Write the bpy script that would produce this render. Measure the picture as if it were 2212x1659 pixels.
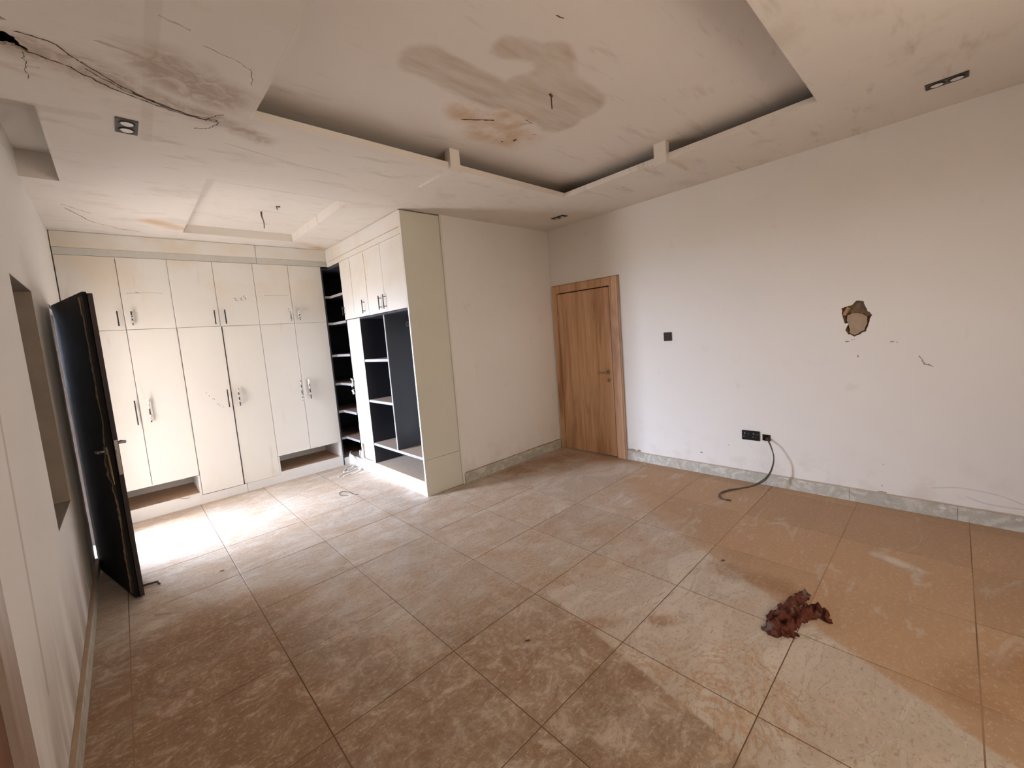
import bpy, bmesh, math, random
from mathutils import Vector, Matrix, noise

for o in list(bpy.data.objects):
    bpy.data.objects.remove(o, do_unlink=True)
scene = bpy.context.scene
COL = scene.collection
random.seed(7)

# ------------------------------------------------------------------ camera
cam_data = bpy.data.cameras.new('camera')
cam = bpy.data.objects.new('camera', cam_data)
COL.objects.link(cam)
cam_data.sensor_width = 36.0
cam_data.sensor_fit = 'HORIZONTAL'
cam_data.lens = 895.187 / 2212.0 * 36.0
cam_data.shift_x = 26.283 / 2212.0
cam_data.shift_y = -19.2985 / 2212.0
cam_data.clip_start = 0.02
RIGHT = Vector((0.73315725, -0.67525969, -0.08065235))
FORW = Vector((0.6684144, 0.73737064, -0.09750248))
UP = Vector((0.12531017, 0.01757546, 0.99196193))
CAM_H = 1.571
M = Matrix((RIGHT, UP, -FORW)).transposed().to_4x4()
M.translation = Vector((0, 0, CAM_H))
cam.matrix_world = M
scene.camera = cam

# ------------------------------------------------------------------ world and light
world = bpy.data.worlds.new('overcast_sky')
scene.world = world
world.use_nodes = True
bg = world.node_tree.nodes['Background']
bg.inputs[0].default_value = (0.77, 0.885, 1.13, 1)
SKY = 54.0
bg.inputs[1].default_value = SKY

scene.view_settings.view_transform = 'Standard'
scene.view_settings.look = 'None'
scene.view_settings.gamma = 1.0
scene.view_settings.use_curve_mapping = False
scene.view_settings.exposure = 0.56

# ------------------------------------------------------------------ dimensions (metres)
XR, YW, XW2, YB, HC = 4.225, 5.483, 2.112, 3.554, 2.826
XL = -0.330          # face of the left wall
LT = 0.16            # thickness of the left wall
YN = -1.35           # wall behind the camera
YA = 6.10            # wall behind the far wardrobes
XA = 2.74            # wall behind the side wardrobe
TOP = 3.25
BAL0, BAL1, BALZ = 4.47, 5.16, 2.06     # balcony doorway in the left wall


FILL_WIN = (0.8, 2.5, 1.25, 2.35)           # unseen bronze-glass window added behind the camera for fill light


def portal(name, loc, rot, sx, sy):
    l = bpy.data.lights.new(name, 'AREA')
    l.shape = 'RECTANGLE'
    l.size, l.size_y = sx, sy
    l.cycles.is_portal = True
    o = bpy.data.objects.new(name, l)
    o.location = loc
    o.rotation_euler = rot
    COL.objects.link(o)
    return o


portal('doorway_daylight_portal', (XL - LT + 0.01, (BAL0 + BAL1) / 2, BALZ / 2), (0, -math.pi / 2, 0), BALZ, BAL1 - BAL0)
portal('fill_window_portal', ((FILL_WIN[0] + FILL_WIN[1]) / 2, YN - 0.2, (FILL_WIN[2] + FILL_WIN[3]) / 2), (math.pi / 2, 0, 0),
       FILL_WIN[1] - FILL_WIN[0], FILL_WIN[3] - FILL_WIN[2])


# ------------------------------------------------------------------ node helpers
class NT:
    def __init__(self, name):
        self.m = bpy.data.materials.new(name)
        self.m.use_nodes = True
        self.t = self.m.node_tree
        self.t.nodes.clear()
        self.out = self.n('ShaderNodeOutputMaterial')
        self.b = self.n('ShaderNodeBsdfPrincipled')
        self.t.links.new(self.b.outputs[0], self.out.inputs[0])
        self._pos = None

    def n(self, kind, **kw):
        nd = self.t.nodes.new(kind)
        for k, v in kw.items():
            setattr(nd, k, v)
        return nd

    def put(self, sock, v):
        if isinstance(v, bpy.types.NodeSocket):
            self.t.links.new(v, sock)
        elif isinstance(v, (tuple, list)) and len(v) == 3 and sock.type == 'RGBA':
            sock.default_value = (*v, 1)
        else:
            sock.default_value = v

    def math(self, op, a, b=0.0, c=None, clamp=False):
        nd = self.n('ShaderNodeMath', operation=op)
        nd.use_clamp = clamp
        self.put(nd.inputs[0], a)
        self.put(nd.inputs[1], b)
        if c is not None:
            self.put(nd.inputs[2], c)
        return nd.outputs[0]

    def vec(self, op, a, b=None, scale=None):
        nd = self.n('ShaderNodeVectorMath', operation=op)
        self.put(nd.inputs[0], a)
        if b is not None:
            self.put(nd.inputs[1], b)
        if scale is not None:
            self.put(nd.inputs['Scale'], scale)
        return nd.outputs['Value'] if op in ('DOT_PRODUCT', 'LENGTH', 'DISTANCE') else nd.outputs[0]

    def pos(self):
        if self._pos is None:
            self._pos = self.n('ShaderNodeNewGeometry').outputs['Position']
        return self._pos

    def noise(self, scale, detail=4, rough=0.55, vec=None, dist=0.0, color=False):
        nd = self.n('ShaderNodeTexNoise')
        nd.inputs['Scale'].default_value = scale
        nd.inputs['Detail'].default_value = detail
        nd.inputs['Roughness'].default_value = rough
        nd.inputs['Distortion'].default_value = dist
        self.t.links.new(vec if vec is not None else self.pos(), nd.inputs['Vector'])
        return nd.outputs['Color' if color else 'Fac']

    def stretch(self, sx, sy, sz, rotz=0.0, vec=None):
        mp = self.n('ShaderNodeMapping')
        mp.inputs['Scale'].default_value = (sx, sy, sz)
        mp.inputs['Rotation'].default_value = (0, 0, rotz)
        self.t.links.new(vec if vec is not None else self.pos(), mp.inputs['Vector'])
        return mp.outputs[0]

    def ramp(self, v, a, b, lo=0.0, hi=1.0):
        nd = self.n('ShaderNodeMapRange', interpolation_type='SMOOTHSTEP')
        self.put(nd.inputs[0], v)
        nd.inputs[1].default_value = a
        nd.inputs[2].default_value = b
        nd.inputs[3].default_value = lo
        nd.inputs[4].default_value = hi
        return nd.outputs[0]

    def mix(self, f, a, b):
        nd = self.n('ShaderNodeMix', data_type='RGBA')
        self.put(nd.inputs[0], f)
        self.put(nd.inputs[6], a)
        self.put(nd.inputs[7], b)
        return nd.outputs[2]

    def warp(self, amount, scale, detail=3):
        c = self.noise(scale, detail, color=True)
        d = self.vec('SUBTRACT', c, (0.5, 0.5, 0.5))
        return self.vec('ADD', self.pos(), self.vec('SCALE', d, scale=amount))

    def capsule(self, p, a, b, r, soft):
        """1 inside a capsule drawn from a to b with radius r, 0 beyond r + soft"""
        ba = Vector(b) - Vector(a)
        pa = self.vec('SUBTRACT', p, tuple(a))
        h = self.math('MULTIPLY', self.vec('DOT_PRODUCT', pa, tuple(ba)), 1.0 / max(ba.length_squared, 1e-6), clamp=True)
        q = self.vec('SUBTRACT', pa, self.vec('SCALE', tuple(ba), scale=h))
        return self.ramp(self.vec('LENGTH', q), r, r + soft, 1.0, 0.0)

    def halfplane(self, p, a, b, soft):
        """1 on the left of the line a -> b (seen from above)"""
        d = (Vector((b[0], b[1])) - Vector((a[0], a[1]))).normalized()
        nx, ny = -d.y, d.x
        s = self.math('SUBTRACT', self.vec('DOT_PRODUCT', p, (nx, ny, 0.0)), nx * a[0] + ny * a[1])
        return self.ramp(s, -soft, soft)

    def maxi(self, items):
        r = items[0]
        for i in items[1:]:
            r = self.math('MAXIMUM', r, i)
        return r

    def done(self, color, rough=0.6, metal=0.0, bump=None, bstr=0.1, spec=0.5):
        self.put(self.b.inputs['Base Color'], color)
        self.put(self.b.inputs['Roughness'], rough)
        self.b.inputs['Metallic'].default_value = metal
        self.b.inputs['Specular IOR Level'].default_value = spec
        if bump is not None:
            bp = self.n('ShaderNodeBump')
            bp.inputs['Strength'].default_value = bstr
            bp.inputs['Distance'].default_value = 0.01
            self.t.links.new(bump, bp.inputs['Height'])
            self.t.links.new(bp.outputs[0], self.b.inputs['Normal'])
        return self.m


def simple(name, color, rough=0.6, metal=0.0, var=0.08, scale=18.0, bstr=0.0, spec=0.5):
    t = NT(name)
    f = t.noise(scale, 4)
    dark = tuple(c * (1 - var) for c in color)
    light = tuple(min(1, c * (1 + var)) for c in color)
    return t.done(t.mix(f, dark, light), rough, metal, bump=f if bstr else None, bstr=bstr, spec=spec)


# ------------------------------------------------------------------ materials
def wall_paint():
    t = NT('wall_paint')
    f = t.noise(1.3, 1, 0.6)
    base = t.mix(f, (0.835, 0.80, 0.755), (0.88, 0.85, 0.81))
    g = t.noise(5.0, 3, 0.65)
    base = t.mix(t.ramp(g, 0.62, 0.80, 0, 0.20), base, (0.55, 0.49, 0.42))
    z = t.n('ShaderNodeSeparateXYZ')
    t.t.links.new(t.pos(), z.inputs[0])
    low = t.math('MULTIPLY', t.ramp(z.outputs[2], 0.12, 0.55, 1, 0), t.ramp(g, 0.46, 0.66))
    base = t.mix(t.math('MULTIPLY', low, 0.16), base, (0.50, 0.38, 0.27))
    return t.done(base, 0.62, spec=0.3)


def left_wall_paint():
    t = NT('left_wall_paint')
    f = t.noise(1.3, 1, 0.6)
    base = t.mix(f, (0.835, 0.80, 0.755), (0.88, 0.85, 0.81))
    z = t.n('ShaderNodeSeparateXYZ')
    t.t.links.new(t.pos(), z.inputs[0])
    st = t.noise(1.0, 2, 0.6, vec=t.stretch(6, 6, 0.8))
    low = t.math('MULTIPLY', t.ramp(z.outputs[2], 0.05, 0.75, 1, 0), t.ramp(st, 0.36, 0.62))
    base = t.mix(t.math('MULTIPLY', low, 0.7), base, (0.36, 0.27, 0.19))
    w = t.pos()
    drip = t.capsule(w, (XL, 2.13, 0.45), (XL, 2.27, 1.75), 0.004, 0.02)
    base = t.mix(t.math('MULTIPLY', drip, 0.45), base, (0.36, 0.26, 0.18))
    return t.done(base, 0.62, spec=0.3)


def ceiling_paint():
    t = NT('ceiling_paint')
    base = t.mix(t.noise(1.1, 2, 0.6), (0.78, 0.715, 0.645), (0.86, 0.81, 0.75))
    g = t.noise(2.4, 4, 0.65, vec=t.stretch(1, 1.6, 1, 0.4))
    base = t.mix(t.ramp(g, 0.52, 0.78, 0, 0.38), base, (0.54, 0.46, 0.36))
    s = t.noise(1.0, 3, 0.7, vec=t.stretch(2.0, 9.0, 1, 0.15))
    base = t.mix(t.ramp(s, 0.58, 0.74, 0, 0.35), base, (0.48, 0.40, 0.31))
    w = t.warp(0.16, 3.0, 4)
    H = HC
    # smoky water marks beside the torn joint, brown leak by the far cupboards
    dirty = t.maxi([
        t.capsule(w, (-0.15, 2.45, H), (0.12, 2.52, H), 0.03, 0.13),
        t.capsule(w, (0.12, 2.54, H), (0.56, 2.69, H), 0.01, 0.10),
        t.capsule(w, (0.30, 2.30, H), (0.52, 2.42, H), 0.05, 0.16),
        t.capsule(w, (0.56, 2.69, H), (0.80, 2.78, H), 0.0, 0.10)])
    base = t.mix(t.math('MULTIPLY', dirty, t.ramp(t.noise(11, 4, 0.7, dist=1.0), 0.35, 0.62, 0.25, 0.72)), base, (0.40, 0.29, 0.21))
    leak = t.maxi([t.capsule(w, (0.36, 4.86, H), (0.60, 5.02, H), 0.01, 0.12),
                   t.capsule(w, (1.75, 5.22, H), (2.02, 5.38, H), 0.01, 0.12)])
    base = t.mix(t.math('MULTIPLY', leak, t.ramp(g, 0.3, 0.6, 0.2, 0.75)), base, (0.62, 0.40, 0.20))
    band = t.maxi([t.capsule(t.pos(), (0.245, 1.9, H), (0.266, 3.1, H), 0.018, 0.012),
                   t.capsule(t.pos(), (-0.30, 3.0, H), (0.05, 2.95, H), 0.03, 0.015)])
    base = t.mix(t.math('MULTIPLY', band, 0.15), base, (0.42, 0.34, 0.26))
    return t.done(base, 0.7, spec=0.25)


def tray_paint():
    t = NT('tray_ceiling_paint')
    Z = HC + 0.135
    base = t.mix(t.noise(1.2, 2, 0.6), (0.78, 0.71, 0.64), (0.86, 0.80, 0.74))
    s = t.noise(1.0, 3, 0.7, vec=t.stretch(2.0, 10.0, 1, 0.1))
    base = t.mix(t.ramp(s, 0.56, 0.72, 0, 0.30), base, (0.50, 0.42, 0.33))
    w = t.warp(0.10, 3.5, 3)
    stain = t.maxi([
        t.capsule(w, (1.30, 1.82, Z), (1.86, 1.84, Z), 0.10, 0.05),
        t.capsule(w, (1.58, 1.50, Z), (1.80, 1.42, Z), 0.05, 0.05),
        t.capsule(w, (1.80, 1.42, Z), (2.02, 1.52, Z), 0.08, 0.05),
        t.capsule(w, (1.98, 1.58, Z), (2.34, 1.64, Z), 0.14, 0.05),
        t.capsule(w, (1.92, 1.72, Z), (2.36, 1.80, Z), 0.14, 0.05)])
    base = t.mix(t.math('MULTIPLY', stain, t.ramp(s, 0.3, 0.7, 0.30, 0.62)), base, (0.47, 0.36, 0.25))
    w2 = t.warp(0.25, 4.0, 4)
    rust = t.maxi([t.capsule(w2, (1.80, 2.10, Z), (2.12, 2.02, Z), 0.02, 0.16),
                   t.capsule(w2, (2.02, 2.22, Z), (2.34, 2.14, Z), 0.03, 0.18)])
    base = t.mix(t.math('MULTIPLY', rust, t.ramp(t.noise(6, 3), 0.3, 0.65, 0.15, 0.75)), base, (0.58, 0.36, 0.18))
    return t.done(base, 0.7, spec=0.25)


def floor_tile_mat(zone):
    """polished greige marble under a film of laterite dust; the dirt and painted light of each part of the room are
    worked out only for the tiles they lie on ('far', 'left' or 'right')"""
    t = NT('dusty_marble_tile_' + zone)
    vein = t.noise(2.2, 4, 0.6, vec=t.stretch(1.0, 2.4, 1, 0.7), dist=1.2)
    marble = t.mix(t.ramp(vein, 0.35, 0.65), (0.51, 0.44, 0.36), (0.64, 0.575, 0.495))
    marble = t.mix(t.ramp(t.math('ABSOLUTE', t.math('SUBTRACT', vein, 0.5)), 0.0, 0.02, 0.5, 0), marble, (0.33, 0.28, 0.22))
    mott = t.noise(3.1, 5, 0.74, dist=0.8)
    dust = t.mix(vein, (0.425, 0.260, 0.147), (0.485, 0.312, 0.186))
    # everyday film: mottled, thinner where feet have passed
    film = t.ramp(mott, 0.34, 0.66, 0.12, 0.66)
    scr = t.noise(1.0, 4, 0.75, vec=t.stretch(3.0, 9.5, 1, 0.55), dist=0.9)
    film = t.math('SUBTRACT', film, t.ramp(scr, 0.53, 0.68, 0, 0.34), clamp=True)
    grit = t.noise(6.5, 5, 0.76, dist=1.0)
    w = t.warp(0.09, 5.0, 4) if zone != 'far' else None
    loose = 1.0
    heap = soil_dim = glare_streak = None
    if zone == 'left':
        left = t.maxi([t.capsule(w, (-0.15, 2.3, 0), (0.30, 2.75, 0), 0.28, 0.3), t.capsule(w, (-0.3, 1.0, 0), (0.1, 1.9, 0), 0.3, 0.3)])
        film = t.math('MULTIPLY_ADD', left, t.math('SUBTRACT', 0.92, film), film)
        glare_streak = t.maxi([t.capsule(w, (0.36, 2.60, 0), (0.84, 2.72, 0), 0.02, 0.07), t.capsule(w, (-0.18, 2.42, 0), (0.22, 2.66, 0), 0.0, 0.09)])
        soil_dim = t.maxi([t.capsule(w, (0.2, 1.3, 0), (1.3, 0.9, 0), 0.45, 0.7), t.capsule(w, (-0.05, 2.55, 0), (0.35, 1.6, 0), 0.4, 0.5)])
    if zone == 'right':
        wl = t.vec('ADD', t.pos(), t.vec('SCALE', t.vec('SUBTRACT', w, t.pos()), scale=0.4))
        # undisturbed dust along the right side
        right = t.halfplane(w, (2.756, 1.138), (2.02, -0.17), 0.03)
        far = t.halfplane(w, (3.95, 2.9), (2.756, 1.138), 0.22)
        still = t.math('MULTIPLY', right, far)
        patch = t.noise(2.0, 4, 0.6, vec=t.stretch(1.0, 2.6, 1, -0.5), dist=1.5)
        film = t.math('MULTIPLY_ADD', still, t.math('SUBTRACT', t.ramp(patch, 0.58, 0.72, 0.97, 0.50), film), film)
        # a swath mopped diagonally through the dust
        sw = t.math('MULTIPLY', t.halfplane(wl, (2.02, -0.17), (2.756, 1.138), 0.012),
                    t.math('MULTIPLY', t.halfplane(wl, (1.70, 1.585), (1.455, 0.43), 0.012),
                           t.halfplane(wl, (2.756, 1.138), (1.73, 1.65), 0.015)))
        sm = t.noise(3.4, 3, 0.6, dist=3.0)
        mud = t.maxi([t.capsule(w, (1.30, 0.62, 0), (1.80, 0.62, 0), 0.14, 0.2), t.capsule(w, (1.55, 0.95, 0), (1.72, 0.50, 0), 0.10, 0.2)])
        mud = t.math('MULTIPLY', mud, t.ramp(t.math('ABSOLUTE', t.math('SUBTRACT', sm, 0.5)), 0.0, 0.09, 0.95, 0.10))
        wiped = t.math('MAXIMUM', t.ramp(mott, 0.45, 0.75, 0.10, 0.36), t.math('MULTIPLY', mud, 0.8))
        film = t.math('MULTIPLY_ADD', sw, t.math('SUBTRACT', wiped, film), film)
        clear = t.maxi([t.capsule(w, (3.05, 2.62, 0), (3.85, 2.50, 0), 0.14, 0.22),
                        t.capsule(w, (3.36, 0.31, 0), (3.28, 0.12, 0), 0.008, 0.05), t.capsule(w, (3.28, 0.12, 0), (3.10, 0.10, 0), 0.0, 0.03)])
        film = t.math('MULTIPLY_ADD', clear, t.math('SUBTRACT', 0.18, film), film)
        # pools of loose earth
        heap = t.maxi([t.capsule(w, (2.60, 0.95, 0), (2.62, 0.62, 0), 0.03, 0.1), t.capsule(w, (3.2, 3.35, 0), (3.9, 3.2, 0), 0.08, 0.18),
                       t.capsule(w, (1.62, 1.30, 0), (1.78, 1.20, 0), 0.015, 0.07), t.capsule(w, (1.92, 1.04, 0), (1.96, 0.99, 0), 0.015, 0.05),
                       t.capsule(w, (2.35, -0.1, 0), (2.75, -0.35, 0), 0.05, 0.15)])
        soil_dim = t.math('MULTIPLY', t.capsule(w, (0.2, 1.3, 0), (1.3, 0.9, 0), 0.45, 0.7), t.math('SUBTRACT', 1.0, sw))
        loose = t.math('SUBTRACT', 1.0, still)
    col = t.mix(film, marble, dust)
    if heap is not None:
        col = t.mix(t.math('MULTIPLY', heap, t.ramp(mott, 0.35, 0.6, 0.35, 0.75)), col, (0.33, 0.175, 0.085))
    if glare_streak is not None:  # pale streak paints a floor glare into the tile colour
        col = t.mix(t.math('MULTIPLY', glare_streak, 0.45), col, (0.66, 0.55, 0.45))
    if soil_dim is not None:  # dark soil that also paints in the foreground's dimmer light
        col = t.mix(t.math('MULTIPLY', soil_dim, t.ramp(grit, 0.30, 0.62, 0.85, 0.45)), col, (0.225, 0.118, 0.055))
    col = t.mix(t.math('MULTIPLY', t.ramp(grit, 0.52, 0.66, 0, 0.55), loose), col, (0.60, 0.475, 0.365))
    grain = t.noise(48, 3, 0.8)
    col = t.mix(t.ramp(grain, 0.54, 0.66, 0, 0.38), col, (0.63, 0.51, 0.40))
    keep = t.math('MULTIPLY_ADD', loose, 0.75, 0.25)
    col = t.mix(t.math('MULTIPLY', t.ramp(grain, 0.34, 0.46, 0.38, 0), keep), col, (0.20, 0.11, 0.06))
    nick = t.noise(1.0, 3, 0.8, vec=t.stretch(14, 60, 1, 0.6))
    col = t.mix(t.math('MULTIPLY', t.ramp(nick, 0.58, 0.68, 0, 0.55), keep), col, (0.68, 0.56, 0.45))
    col = t.mix(t.math('MULTIPLY', t.ramp(nick, 0.30, 0.42, 0.45, 0), keep), col, (0.25, 0.145, 0.078))
    hsv = t.n('ShaderNodeHueSaturation')
    t.put(hsv.inputs['Value'], t.math('MULTIPLY_ADD', t.n('ShaderNodeObjectInfo').outputs['Random'], 0.12, 0.94))
    t.put(hsv.inputs['Color'], col)
    return t.done(hsv.outputs[0], t.math('MULTIPLY_ADD', film, 0.32, 0.36), spec=0.4)


def marble_skirting():
    t = NT('grey_marble_skirting')
    v = t.noise(5.0, 6, 0.62, vec=t.stretch(1, 1.4, 1.2, 0.3), dist=2.5)
    c = t.mix(t.ramp(v, 0.3, 0.7), (0.42, 0.405, 0.345), (0.67, 0.645, 0.57))
    c = t.mix(t.ramp(t.math('ABSOLUTE', t.math('SUBTRACT', v, 0.5)), 0, 0.018, 0.35, 0), c, (0.26, 0.22, 0.17))
    g = t.n('ShaderNodeNewGeometry')
    z = t.n('ShaderNodeSeparateXYZ')
    t.t.links.new(g.outputs['Normal'], z.inputs[0])
    c = t.mix(t.math('MULTIPLY', t.ramp(z.outputs[2], 0.5, 0.9), 0.85), c, (0.40, 0.255, 0.15))
    c = t.mix(t.ramp(t.noise(9, 5), 0.55, 0.8, 0, 0.6), c, (0.40, 0.27, 0.17))
    return t.done(c, 0.4)


def wood(name, a, b, c, rough=0.45, scale=1.0):
    t = NT(name)
    p = t.stretch(26 * scale, 26 * scale, 1.1 * scale)
    g = t.noise(1.0, 6, 0.62, vec=p, dist=0.7)
    p2 = t.stretch(5 * scale, 5 * scale, 0.5 * scale)
    h = t.noise(1.0, 5, 0.6, vec=p2, dist=1.0)
    col = t.mix(t.ramp(g, 0.32, 0.68), a, b)
    col = t.mix(t.ramp(h, 0.46, 0.68, 0, 0.8), col, c)
    k = t.noise(1.0, 3, 0.5, vec=t.stretch(70, 70, 2.5))
    col = t.mix(t.ramp(k, 0.58, 0.72, 0, 0.4), col, c)
    return t.done(col, rough, bump=g, bstr=0.05)


def shelf_laminate():
    """slate laminate whose upward faces lie under tan dust"""
    t = NT('slate_laminate')
    g = t.n('ShaderNodeNewGeometry')
    z = t.n('ShaderNodeSeparateXYZ')
    t.t.links.new(g.outputs['Normal'], z.inputs[0])
    base = t.mix(t.noise(3, 4), (0.020, 0.022, 0.030), (0.032, 0.035, 0.047))
    dust = t.mix(t.noise(9, 5), (0.50, 0.37, 0.28), (0.60, 0.47, 0.37))
    return t.done(t.mix(t.math('MULTIPLY', t.ramp(z.outputs[2], 0.5, 0.9), 0.92), base, dust), 0.5)


def cupboard_white():
    t = NT('cupboard_white_board')
    base = t.mix(t.noise(1.6, 1), (0.78, 0.755, 0.70), (0.83, 0.81, 0.765))
    z = t.n('ShaderNodeSeparateXYZ')
    t.t.links.new(t.pos(), z.inputs[0])
    bounce_warm = t.math('MULTIPLY', t.ramp(z.outputs[2], 1.7, 2.7), t.ramp(t.noise(2.6, 3), 0.35, 0.7))
    base = t.mix(t.math('MULTIPLY', bounce_warm, 0.55), base, (0.74, 0.60, 0.42))  # warm bounce from the floor painted into the upper boards
    s = t.noise(1.0, 2, 0.7, vec=t.stretch(9, 9, 1.2))
    base = t.mix(t.ramp(s, 0.66, 0.80, 0, 0.4), base, (0.60, 0.50, 0.38))
    return t.done(base, 0.38, spec=0.45)


def charred_wood():
    t = NT('blackened_door_board')
    g = t.noise(1.0, 5, 0.6, vec=t.stretch(20, 20, 1.2), dist=0.5)
    c = t.mix(g, (0.006, 0.006, 0.008), (0.018, 0.015, 0.014))
    c = t.mix(t.ramp(t.noise(7, 6, 0.7), 0.66, 0.78, 0, 0.7), c, (0.10, 0.075, 0.06))
    return t.done(c, 0.62, bump=g, bstr=0.2, spec=0.12)


def grout_mat():
    t = NT('earth_filled_grout')
    right = t.halfplane(t.warp(0.25, 2.0, 3), (2.756, 1.138), (2.02, -0.17), 0.25)
    left = t.capsule(t.pos(), (-0.16, 1.0, 0), (-0.16, 3.1, 0), 0.12, 0.2)
    fill = t.math('MAXIMUM', t.math('MULTIPLY', right, t.ramp(t.noise(1.7, 3), 0.35, 0.6)), t.math('MULTIPLY', left, 0.6))
    return t.done(t.mix(fill, (0.17, 0.095, 0.050), (0.40, 0.245, 0.14)), 0.95)


MAT = dict(
    wall=wall_paint(), lwall=left_wall_paint(), ceil=ceiling_paint(), tray=tray_paint(), 
    skirt=marble_skirting(), white=cupboard_white(),
    fascia_strip=simple('fascia_grey_board', (0.60, 0.585, 0.53), 0.5),
    inner_white=simple('inner_white_board', (0.78, 0.77, 0.75), 0.5, var=0.04),
    panel=simple('pale_grey_green_panel', (0.72, 0.70, 0.60), 0.45, var=0.05, scale=3),
    slate=shelf_laminate(),
    slate_plain=simple('slate_side_board', (0.040, 0.044, 0.060), 0.38, var=0.15, scale=3),
    edge=simple('lilac_grey_edging', (0.42, 0.41, 0.43), 0.45),
    niche=simple('dusty_brown_board', (0.46, 0.29, 0.18), 0.7, var=0.2),
    oak=wood('oak_laminate', (0.58, 0.33, 0.18), (0.72, 0.45, 0.265), (0.34, 0.165, 0.075)),
    oak_edge=wood('oak_shaded_edge', (0.38, 0.24, 0.13), (0.46, 0.30, 0.17), (0.25, 0.15, 0.08)),
    jamb=wood('dull_brown_jamb', (0.36, 0.27, 0.21), (0.43, 0.33, 0.26), (0.28, 0.20, 0.15)),
    mahog_edge=wood('brown_bead', (0.20, 0.125, 0.075), (0.26, 0.165, 0.10), (0.13, 0.08, 0.05)),
    mahog=wood('reddish_brown_door', (0.17, 0.07, 0.035), (0.23, 0.10, 0.05), (0.09, 0.035, 0.02)),
    char=charred_wood(),
    char_edge=wood('blackened_edge', (0.018, 0.012, 0.011), (0.034, 0.022, 0.019), (0.010, 0.007, 0.006), 0.6),
    veneer=simple('torn_veneer', (0.33, 0.235, 0.14), 0.8, var=0.4, scale=40, bstr=0.3),
    rawwood=simple('raw_split_wood', (0.62, 0.47, 0.27), 0.75, var=0.2, scale=60),
    black=simple('black_metal', (0.035, 0.035, 0.038), 0.4, 0.6),
    bronze=simple('bronze_metal', (0.40, 0.29, 0.20), 0.28, 0.9),
    steel=simple('dusty_steel', (0.35, 0.33, 0.31), 0.4, 0.8),
    plastic=simple('dark_grey_plastic', (0.060, 0.045, 0.036), 0.7, spec=0.15),
    sock=simple('black_socket_plastic', (0.008, 0.009, 0.010), 0.25),
    pin=simple('pale_print', (0.20, 0.20, 0.20), 0.6),
    lamp_plate=simple('dark_grey_lamp_plate', (0.075, 0.068, 0.065), 0.5, 0.2),
    lamp_white=simple('white_lamp_glass', (0.80, 0.79, 0.76), 0.3, var=0.03),
    wrap=simple('milky_plastic_film', (0.74, 0.70, 0.68), 0.35, var=0.1, scale=60, bstr=0.4),
    cable=simple('grey_cable', (0.075, 0.062, 0.045), 0.5),
    wcable=simple('dirty_white_cable', (0.74, 0.70, 0.64), 0.5),
    dark=simple('dark_void', (0.012, 0.010, 0.008), 0.9),
    crack=simple('crack_brown', (0.10, 0.065, 0.045), 0.9),  # dark brown shared by cracks, wires, stick and crumbs
    scuff=simple('pencil_grey', (0.30, 0.25, 0.20), 0.9),
    mortar=simple('bare_mortar', (0.40, 0.30, 0.21), 0.95, var=0.25, scale=25, bstr=0.5),
    mortar_dark=simple('rough_brown_mortar', (0.20, 0.13, 0.075), 0.95, var=0.45, scale=30, bstr=0.7),
    grout=grout_mat(),
    peach=simple('skirting_mortar', (0.62, 0.50, 0.40), 0.9, var=0.15),
    rag=None,
    ground=simple('laterite_ground', (0.34, 0.27, 0.20), 0.95, var=0.2, scale=2),
    concrete=simple('grey_roof_concrete', (0.3, 0.29, 0.28), 0.95),
    alu=simple('dark_window_frame', (0.05, 0.045, 0.04), 0.4, 0.5),
)


def rag_mat():
    t = NT('dirty_red_cloth')
    n1 = t.noise(16, 5, 0.65, dist=0.8)
    c = t.mix(t.ramp(n1, 0.35, 0.62), (0.055, 0.012, 0.009), (0.17, 0.055, 0.034))
    n2 = t.noise(11, 3, 0.5)
    c = t.mix(t.ramp(n2, 0.56, 0.64), c, (0.20, 0.14, 0.11))
    c = t.mix(t.ramp(t.noise(30, 4), 0.55, 0.7, 0, 0.7), c, (0.03, 0.01, 0.01))
    return t.done(c, 0.95, bump=t.noise(90, 4), bstr=0.5, spec=0.2)


MAT['rag'] = rag_mat()


def glass_mat():
    t = NT('dark_tinted_glass')
    t.b.inputs['Base Color'].default_value = (0.02, 0.022, 0.024, 1)
    t.b.inputs['Roughness'].default_value = 0.08
    return t.m


MAT['tint'] = glass_mat()


def bronze_glass():
    t = NT('bronze_fill_glass')
    tr = t.n('ShaderNodeBsdfTransparent')
    tr.inputs[0].default_value = (0.42, 0.36, 0.285, 1)  # tint warms the light of the added fill window
    t.b.inputs['Base Color'].default_value = (0.03, 0.02, 0.015, 1)
    t.b.inputs['Roughness'].default_value = 0.05
    mx = t.n('ShaderNodeMixShader')
    mx.inputs[0].default_value = 0.08
    t.t.links.new(tr.outputs[0], mx.inputs[1])
    t.t.links.new(t.b.outputs[0], mx.inputs[2])
    t.t.links.new(mx.outputs[0], t.out.inputs[0])
    return t.m


MAT['bronze_glass'] = bronze_glass()


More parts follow.
